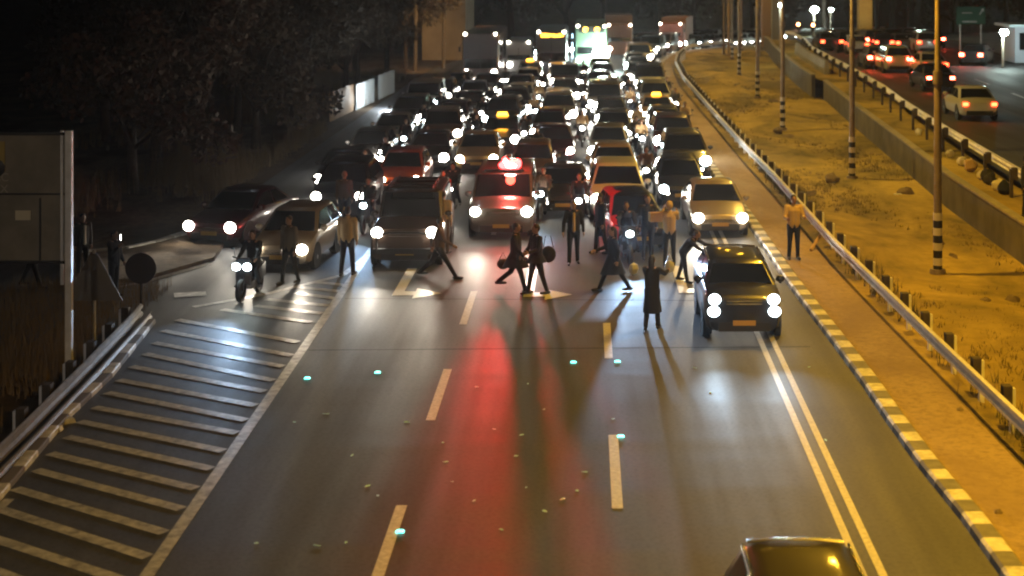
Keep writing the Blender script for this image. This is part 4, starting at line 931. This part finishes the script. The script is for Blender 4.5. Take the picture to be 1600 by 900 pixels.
for i, px in enumerate((1131,1138,1156,1184)):
    D = 140-i*2; x = (px-CX)/F*D; t = thing('metal_mast', f'thin orange-lit mast beyond the bend, {ordinal[i]} from the left', 'mast', (x,D,gz(D)), 0, 'thin masts beyond the bend')
    q = MB(); r_ = .12 if i != 3 else .2; q.tube([(0,0,0),(0,0,13)],[r_,r_*.8],8); link('shaft', q.mesh('shaft', m_pole, 40), t)
spot('mast_wash', None, (14,128,9), (radians(75),0,radians(8)), 1100, (1,.5,.12), 80, .8, .3)
def coldlamp(label, px, py, D, r, strength, zg=0, watt=0):
    x = (px-CX)/F*D; z = CAM_H-(py-HY)*D/F
    t = thing('street_light', label, 'street lamp', (x,D,zg), 0, 'cold white street lights in the distance')
    q = MB(); q.tube([(0,0,0),(0,0,z-zg+.1)],[.09,.07],8); link('pole', q.mesh('pole', m_pole, 40), t)
    q = MB(); q.box((0,-.25,z-zg+.2),(.3,.6,.08)); link('lamp_head', q.mesh('lamp_head', m_trim), t)
    q = MB(); q.ball((0,-.3,z-zg),(r,r*.8,r*.85),12); ln = link('lens', q.mesh('lens', M(f'cold_{strength}',(1,1,1),.3,emit=(.82,1,.93),estr=strength), 80), t)
    if watt: point('lamp_light', ln, (0,-.5,z-zg-r-.2), watt, (.75,1,.9), .3)
coldlamp('brightest distant white street light above the upper road', 1272,15,172,.40,60,gz(172),300)
coldlamp('small white street light just right of the brightest one', 1298,15,172,.24,30,gz(172))
coldlamp('white globe lamp near the second banded lamp pole', 1219,8,122,.2,18,gz(122),50)
coldlamp('dazzling white lamp in front of the kiosk at the right edge', 1567,50,104,.28,70,TZ+.1,200)
# kiosk
kx0 = (1592-CX)/F*108
t = thing('kiosk', 'pale blue-white lit kiosk under a flat canopy at the right edge', 'kiosk', (kx0+1.6,109,TZ+.16))
q = MB(); q.box((0,0,1.25),(4.0,3,2.5)); link('wall', q.mesh('wall', M('kiosk_wall',(.50,.52,.60),.6)), t)
q = MB(); q.box((0,-.3,2.62),(5.2,4,.18)); link('canopy', q.mesh('canopy', M('kiosk_canopy',(.55,.65,.70),.5)), t)
q = MB(); q.box((-1.2,-1.52,1.5),(1.0,.05,1.2)); link('window', q.mesh('window', m_glass), t)
q = MB()
for k_ in range(5): q.box((-.2+k_*.4,-1.51,1.2),(.03,.03,2.3))
link('cladding_ribs', q.mesh('cladding_ribs', m_conc), t)
# green sign
D = 118; t = thing('direction_sign', 'green motorway direction sign with white arrow beside the kiosk', 'road sign', ((1517-CX)/F*D, D, TZ+.16))
q = MB(); q.box((0,0,2.95),(2.25,.06,1.35)); sp_ = link('sign_plate', q.mesh('sign_plate', M('sign_green',(.015,.11,.06),.5)), t)
for s in (-1,1):
    q = MB(); q.tube([(s*.8,.08,0),(s*.8,.08,3.6)],.06,8); link('post', q.mesh('post', m_galv), t)
q = MB(); q.add([(.62,-.035,3.05),(.70,-.035,3.0),(.92,-.035,3.33),(.84,-.035,3.38)],[(0,1,2,3)]); q.add([(.76,-.036,3.42),(1.0,-.036,3.24),(.98,-.036,3.50)],[(0,1,2)]); q.box((-.1,-.035,2.48),(1.1,.01,.09)); q.box((-.3,-.035,3.15),(.8,.01,.06)); link('arrow', q.mesh('arrow', m_whitep), sp_)
spot('sign_wash', None, (25,112,2.5), (radians(90),0,radians(-42)), 60, (.8,1,.9), 50, .8, .2)
# traffic lights past the pillars
for i, (px, py) in enumerate(((1247,38),(1270,39))):
    D = 160; x = (px-CX)/F*D; z = CAM_H-(py-HY)*D/F
    t = thing('traffic_light', ['red traffic light left of the small amber one in the distance','small amber-red traffic light in the distance'][i], 'traffic light', (x,D,gz(D)))
    q = MB(); q.tube([(0,0,0),(0,0,z-gz(D)+.3)],.07,8); link('pole', q.mesh('pole', m_pole, 40), t)
    q = MB(); q.box((0,-.05,z-gz(D)-.2),(.36,.2,1.0)); link('signal_head', q.mesh('signal_head', m_trim), t)
    q = MB(); q.ball((0,-.18,z-gz(D)),(.16,.05,.16),10); link('red_lamp', q.mesh('red_lamp', M('signal_red',(1,.3,.1),.3,emit=(1,.35,.12),estr=14-6*i), 80), t)
# dark buildings closing the view at right
for i, (x, w_, h_) in enumerate(((22,14,9),(64,22,8),(90,30,10))):
    t = thing('building', ['long dark building low behind the far masts','dark flat block behind the palms','dark block at the far right behind the green sign'][i], 'building', (x,236+i*3,gz(230)))
    q = MB(); q.box((0,0,h_/2),(w_,8,h_)); link('wall', q.mesh('wall', m_conc), t); q = MB(); q.box((0,0,h_+.1),(w_+.4,8.4,.2)); link('roof', q.mesh('roof', m_conc), t)
    for k_ in range(int(w_/3)): q = MB(); q.box((0,0,0),(1.3,.08,1.2)); link('window', q.mesh('window', m_glass), t, (-w_/2+1.8+k_*3,-4.01,h_*.6))

# ------------------------------------------------------------------ verge clutter
m_stud = M('lit_stud', (.4,.9,.85), .3, emit=(.12,1.0,.80), estr=2.2)  # emission stands in for light reflected by the studs
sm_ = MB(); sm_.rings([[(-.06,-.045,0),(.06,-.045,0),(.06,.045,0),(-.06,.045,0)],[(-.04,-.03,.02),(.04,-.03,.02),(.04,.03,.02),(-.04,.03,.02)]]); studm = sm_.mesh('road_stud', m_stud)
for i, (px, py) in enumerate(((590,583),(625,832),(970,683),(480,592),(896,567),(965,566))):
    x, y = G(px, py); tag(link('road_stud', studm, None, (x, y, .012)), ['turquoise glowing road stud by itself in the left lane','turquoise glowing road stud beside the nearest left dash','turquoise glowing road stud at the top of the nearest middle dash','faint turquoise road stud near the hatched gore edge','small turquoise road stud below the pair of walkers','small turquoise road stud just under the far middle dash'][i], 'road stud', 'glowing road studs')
db = []
for s_ in range(3):
    r = random.Random(s_); q = MB(); n = 7; ring = [(r.uniform(.06,.13)*cos(2*pi*k/n), r.uniform(.04,.08)*sin(2*pi*k/n)) for k in range(n)]
    q.rings([[(a,b_,0) for a,b_ in ring],[(a*.8,b_*.8,r.uniform(.015,.05)) for a,b_ in ring]]); db.append(q.mesh('debris', M('pale_scrap',(.50,.78,.88),.25)))  # pale bluish colour paints headlight glints onto the scraps
deb = [(745,605),(825,600),(772,671),(815,680),(692,692),(806,713),(822,762),(707,753),(879,780),(851,799),(697,722),(902,767),(914,738),(740,783),(783,828),(958,655),(480,590),(510,647),(550,712),(460,660),(574,760),(590,775),(400,849),(540,848),(495,853),(1110,614),(1085,575),(1264,574),(1290,688),(635,660),(850,640)]
for i, (px, py) in enumerate(deb):
    x, y = G(px, py); o = link('debris', db[i % 3], None, (x, y, .006), (0,0,i*1.3))
    tag(o, 'small pale scrap lying on the empty asphalt in front of the crowd', 'debris', 'pale scraps scattered on the asphalt')
    o.scale = (random.uniform(.3,.65), random.uniform(.3,.6), .2)
# litter and rocks on the verge / terrace
rm_ = []
for s_ in range(3):
    r = random.Random(s_+20); q = MB(); q.ball((0,0,.1),(.28,.2,.16),9); q.v = [(a+r.uniform(-.04,.04),b_+r.uniform(-.04,.04),c+r.uniform(-.03,.03)) for a,b_,c in q.v]; rm_.append(q.mesh('rock', M('verge_rock',(.20,.15,.09),.9,noise=(4,(.12,.09,.05))), 30))
for i, (px, py, s_) in enumerate(((1415,305,1.2),(1300,283,1.3),(1540,472,.6),(1582,470,.7),(1405,300,.5),(1216,206,1.1),(1467,380,.6),(1560,800,.3),(1500,640,.3))):
    x, y = G(px, py, .1); o = link('rock', rm_[i % 3], None, (x, y, .06), (0,0,i)); o.scale = (s_,)*3
    tag(o, ['dark lump with a pale stone beside it between two lamp poles','dark mound at the foot of the second nearest lamp pole','small stone right of the nearest lamp pole','small stone nearest to the dark wall','pebble left of the dark lump','dark mound at the foot of the third nearest lamp pole','stone lying close beneath the retaining wall','tiny stone by the striped kerb near the bottom edge','tiny stone under the guardrail'][i], 'rock', 'stones on the sandy verge')
x, y = G(1403,307,.1); small('pale_stone','white chunk lying beside the dark lump on the verge','stone',lambda q: q.box((0,0,.06),(.35,.2,.12),taper=.7), m_whitep,(x,y,.08),.3,None)
for i, (px, py, c, s_) in enumerate(((1503,205,'white',.5),(1520,253,'white',.6),(1543,262,'tan',.8),(1548,280,'dark grey',.8),(1560,283,'dark grey',.7),(1576,292,'white',.7),(1588,298,'navy',.8),(1500,240,'white',.5),(1535,275,'white',.6))):
    x, y = G(px, py+6, TZ); x = min(x, tx(y)-.4)
    q = MB(); r = random.Random(i); q.ball((0,0,.25),(.32,.24,.3),8); q.v = [(a+r.uniform(-.06,.06),b_+r.uniform(-.06,.06),cc+r.uniform(-.05,.05)) for a,b_,cc in q.v]
    o = link('rubbish_bag', q.mesh('rubbish_bag', CL[c], 40), None, (x, y, TZ)); o.scale = (s_,)*3
    tag(o, f'{c} lumpy bag of rubbish, {ordinal[i]} in the litter line under the upper guardrail', 'rubbish', 'litter heaped under the upper guardrail')
for i, (px, py, w_) in enumerate(((84,673,.3),(105,660,.25),(70,683,.3),(128,616,.25))):
    x, y = G(px, py); small('kerb_fragment', f'broken pale kerb fragment by the left guardrail, {ordinal[i]} from the bottom', 'rubble', lambda q: q.box((0,0,.04),(w_,.2,.08),taper=.8), m_k1, (x,y,0), i*.7, None, 'broken kerb pieces by the left guardrail')
# dry grass
def tufts(name, label, region, n, mat, zf, seed, hh=(.08,.3)):
    r = random.Random(seed); m = MB(); k_ = 0
    while k_ < n:
        x, y = region(r)
        if sin(x*.9+y*.35)+sin(y*.21-x*.5)+r.gauss(0,.6) < .5: continue
        k_ += 1
        for _ in range(7):
            a = r.uniform(0, 6.28); h = r.uniform(*hh); bx_ = x+r.gauss(0,.08); by_ = y+r.gauss(0,.08); l = r.uniform(.03,.14); w_ = .012
            m.add([(bx_-w_*sin(a),by_+w_*cos(a),zf(y)),(bx_+w_*sin(a),by_-w_*cos(a),zf(y)),(bx_+l*cos(a),by_+l*sin(a),zf(y)+h)],[(0,1,2)])
    me = bpy.data.meshes.new(name); me.from_pydata(m.v, [], m.f); me.materials.append(mat)
    o = tag(link(name, me), label, 'grass', kind='stuff')
m_dry = M('dry_grass', (.13,.10,.035), .9); m_scrub = M('scrub_green', (.06,.06,.025), .9)
def reg1(r):
    y = 14+r.random()**1.2*100; return (r.uniform(kx(y,RAIL)+.2, wx(y)-.1), y)
tufts('dry_grass','thin dry grass tufts over the sandy verge between guardrail and wall', reg1, 1800, m_dry, lambda y: gz(y)+.08, 1, (.05,.16))
tufts('weeds','low dark weeds along the back of the guardrail and the wall foot', lambda r: (lambda y: (kx(y,RAIL)+.3+abs(r.gauss(0,.25)), y))(r.uniform(20,110)), 1300, m_scrub, lambda y: gz(y)+.08, 2, (.15,.45))
tufts('scrub','dark scrub covering the bank left of the guardrail and under the billboard', lambda r: (r.uniform(-20,-10.7), r.uniform(22,40)), 4500, M('scrub_brown',(.20,.14,.07),.9), lambda y: -.2, 3, (.15,.6))
tufts('scrub','dark undergrowth beneath the trees', lambda r: (r.uniform(-24,-12.8), r.uniform(50,115)), 5000, MATS['scrub_brown'], lambda y: 0, 4, (.2,.9))

# ------------------------------------------------------------------ thin haze, added to imitate lens glow and lift blacks
q = MB(); q.box((40,118,2),(260,290,38)); hz = link('haze', q.mesh('haze', []), None); hz['kind'] = 'stuff'
hm = bpy.data.materials.new('night_air'); hm.use_nodes = True; hn = hm.node_tree; 
for n_ in list(hn.nodes):
    if n_.type != 'OUTPUT_MATERIAL': hn.nodes.remove(n_)
pvn = hn.nodes.new('ShaderNodeVolumePrincipled'); pvn.inputs['Color'].default_value = (.9,.9,.92,1); pvn.inputs['Density'].default_value = .00028; pvn.inputs['Anisotropy'].default_value = .8
hn.links.new(pvn.outputs[0], hn.nodes['Material Output'].inputs['Volume']); hz.data.materials.append(hm)
cy.volume_bounces = 0; cy.volume_step_rate = 5; cy.volume_max_steps = 64
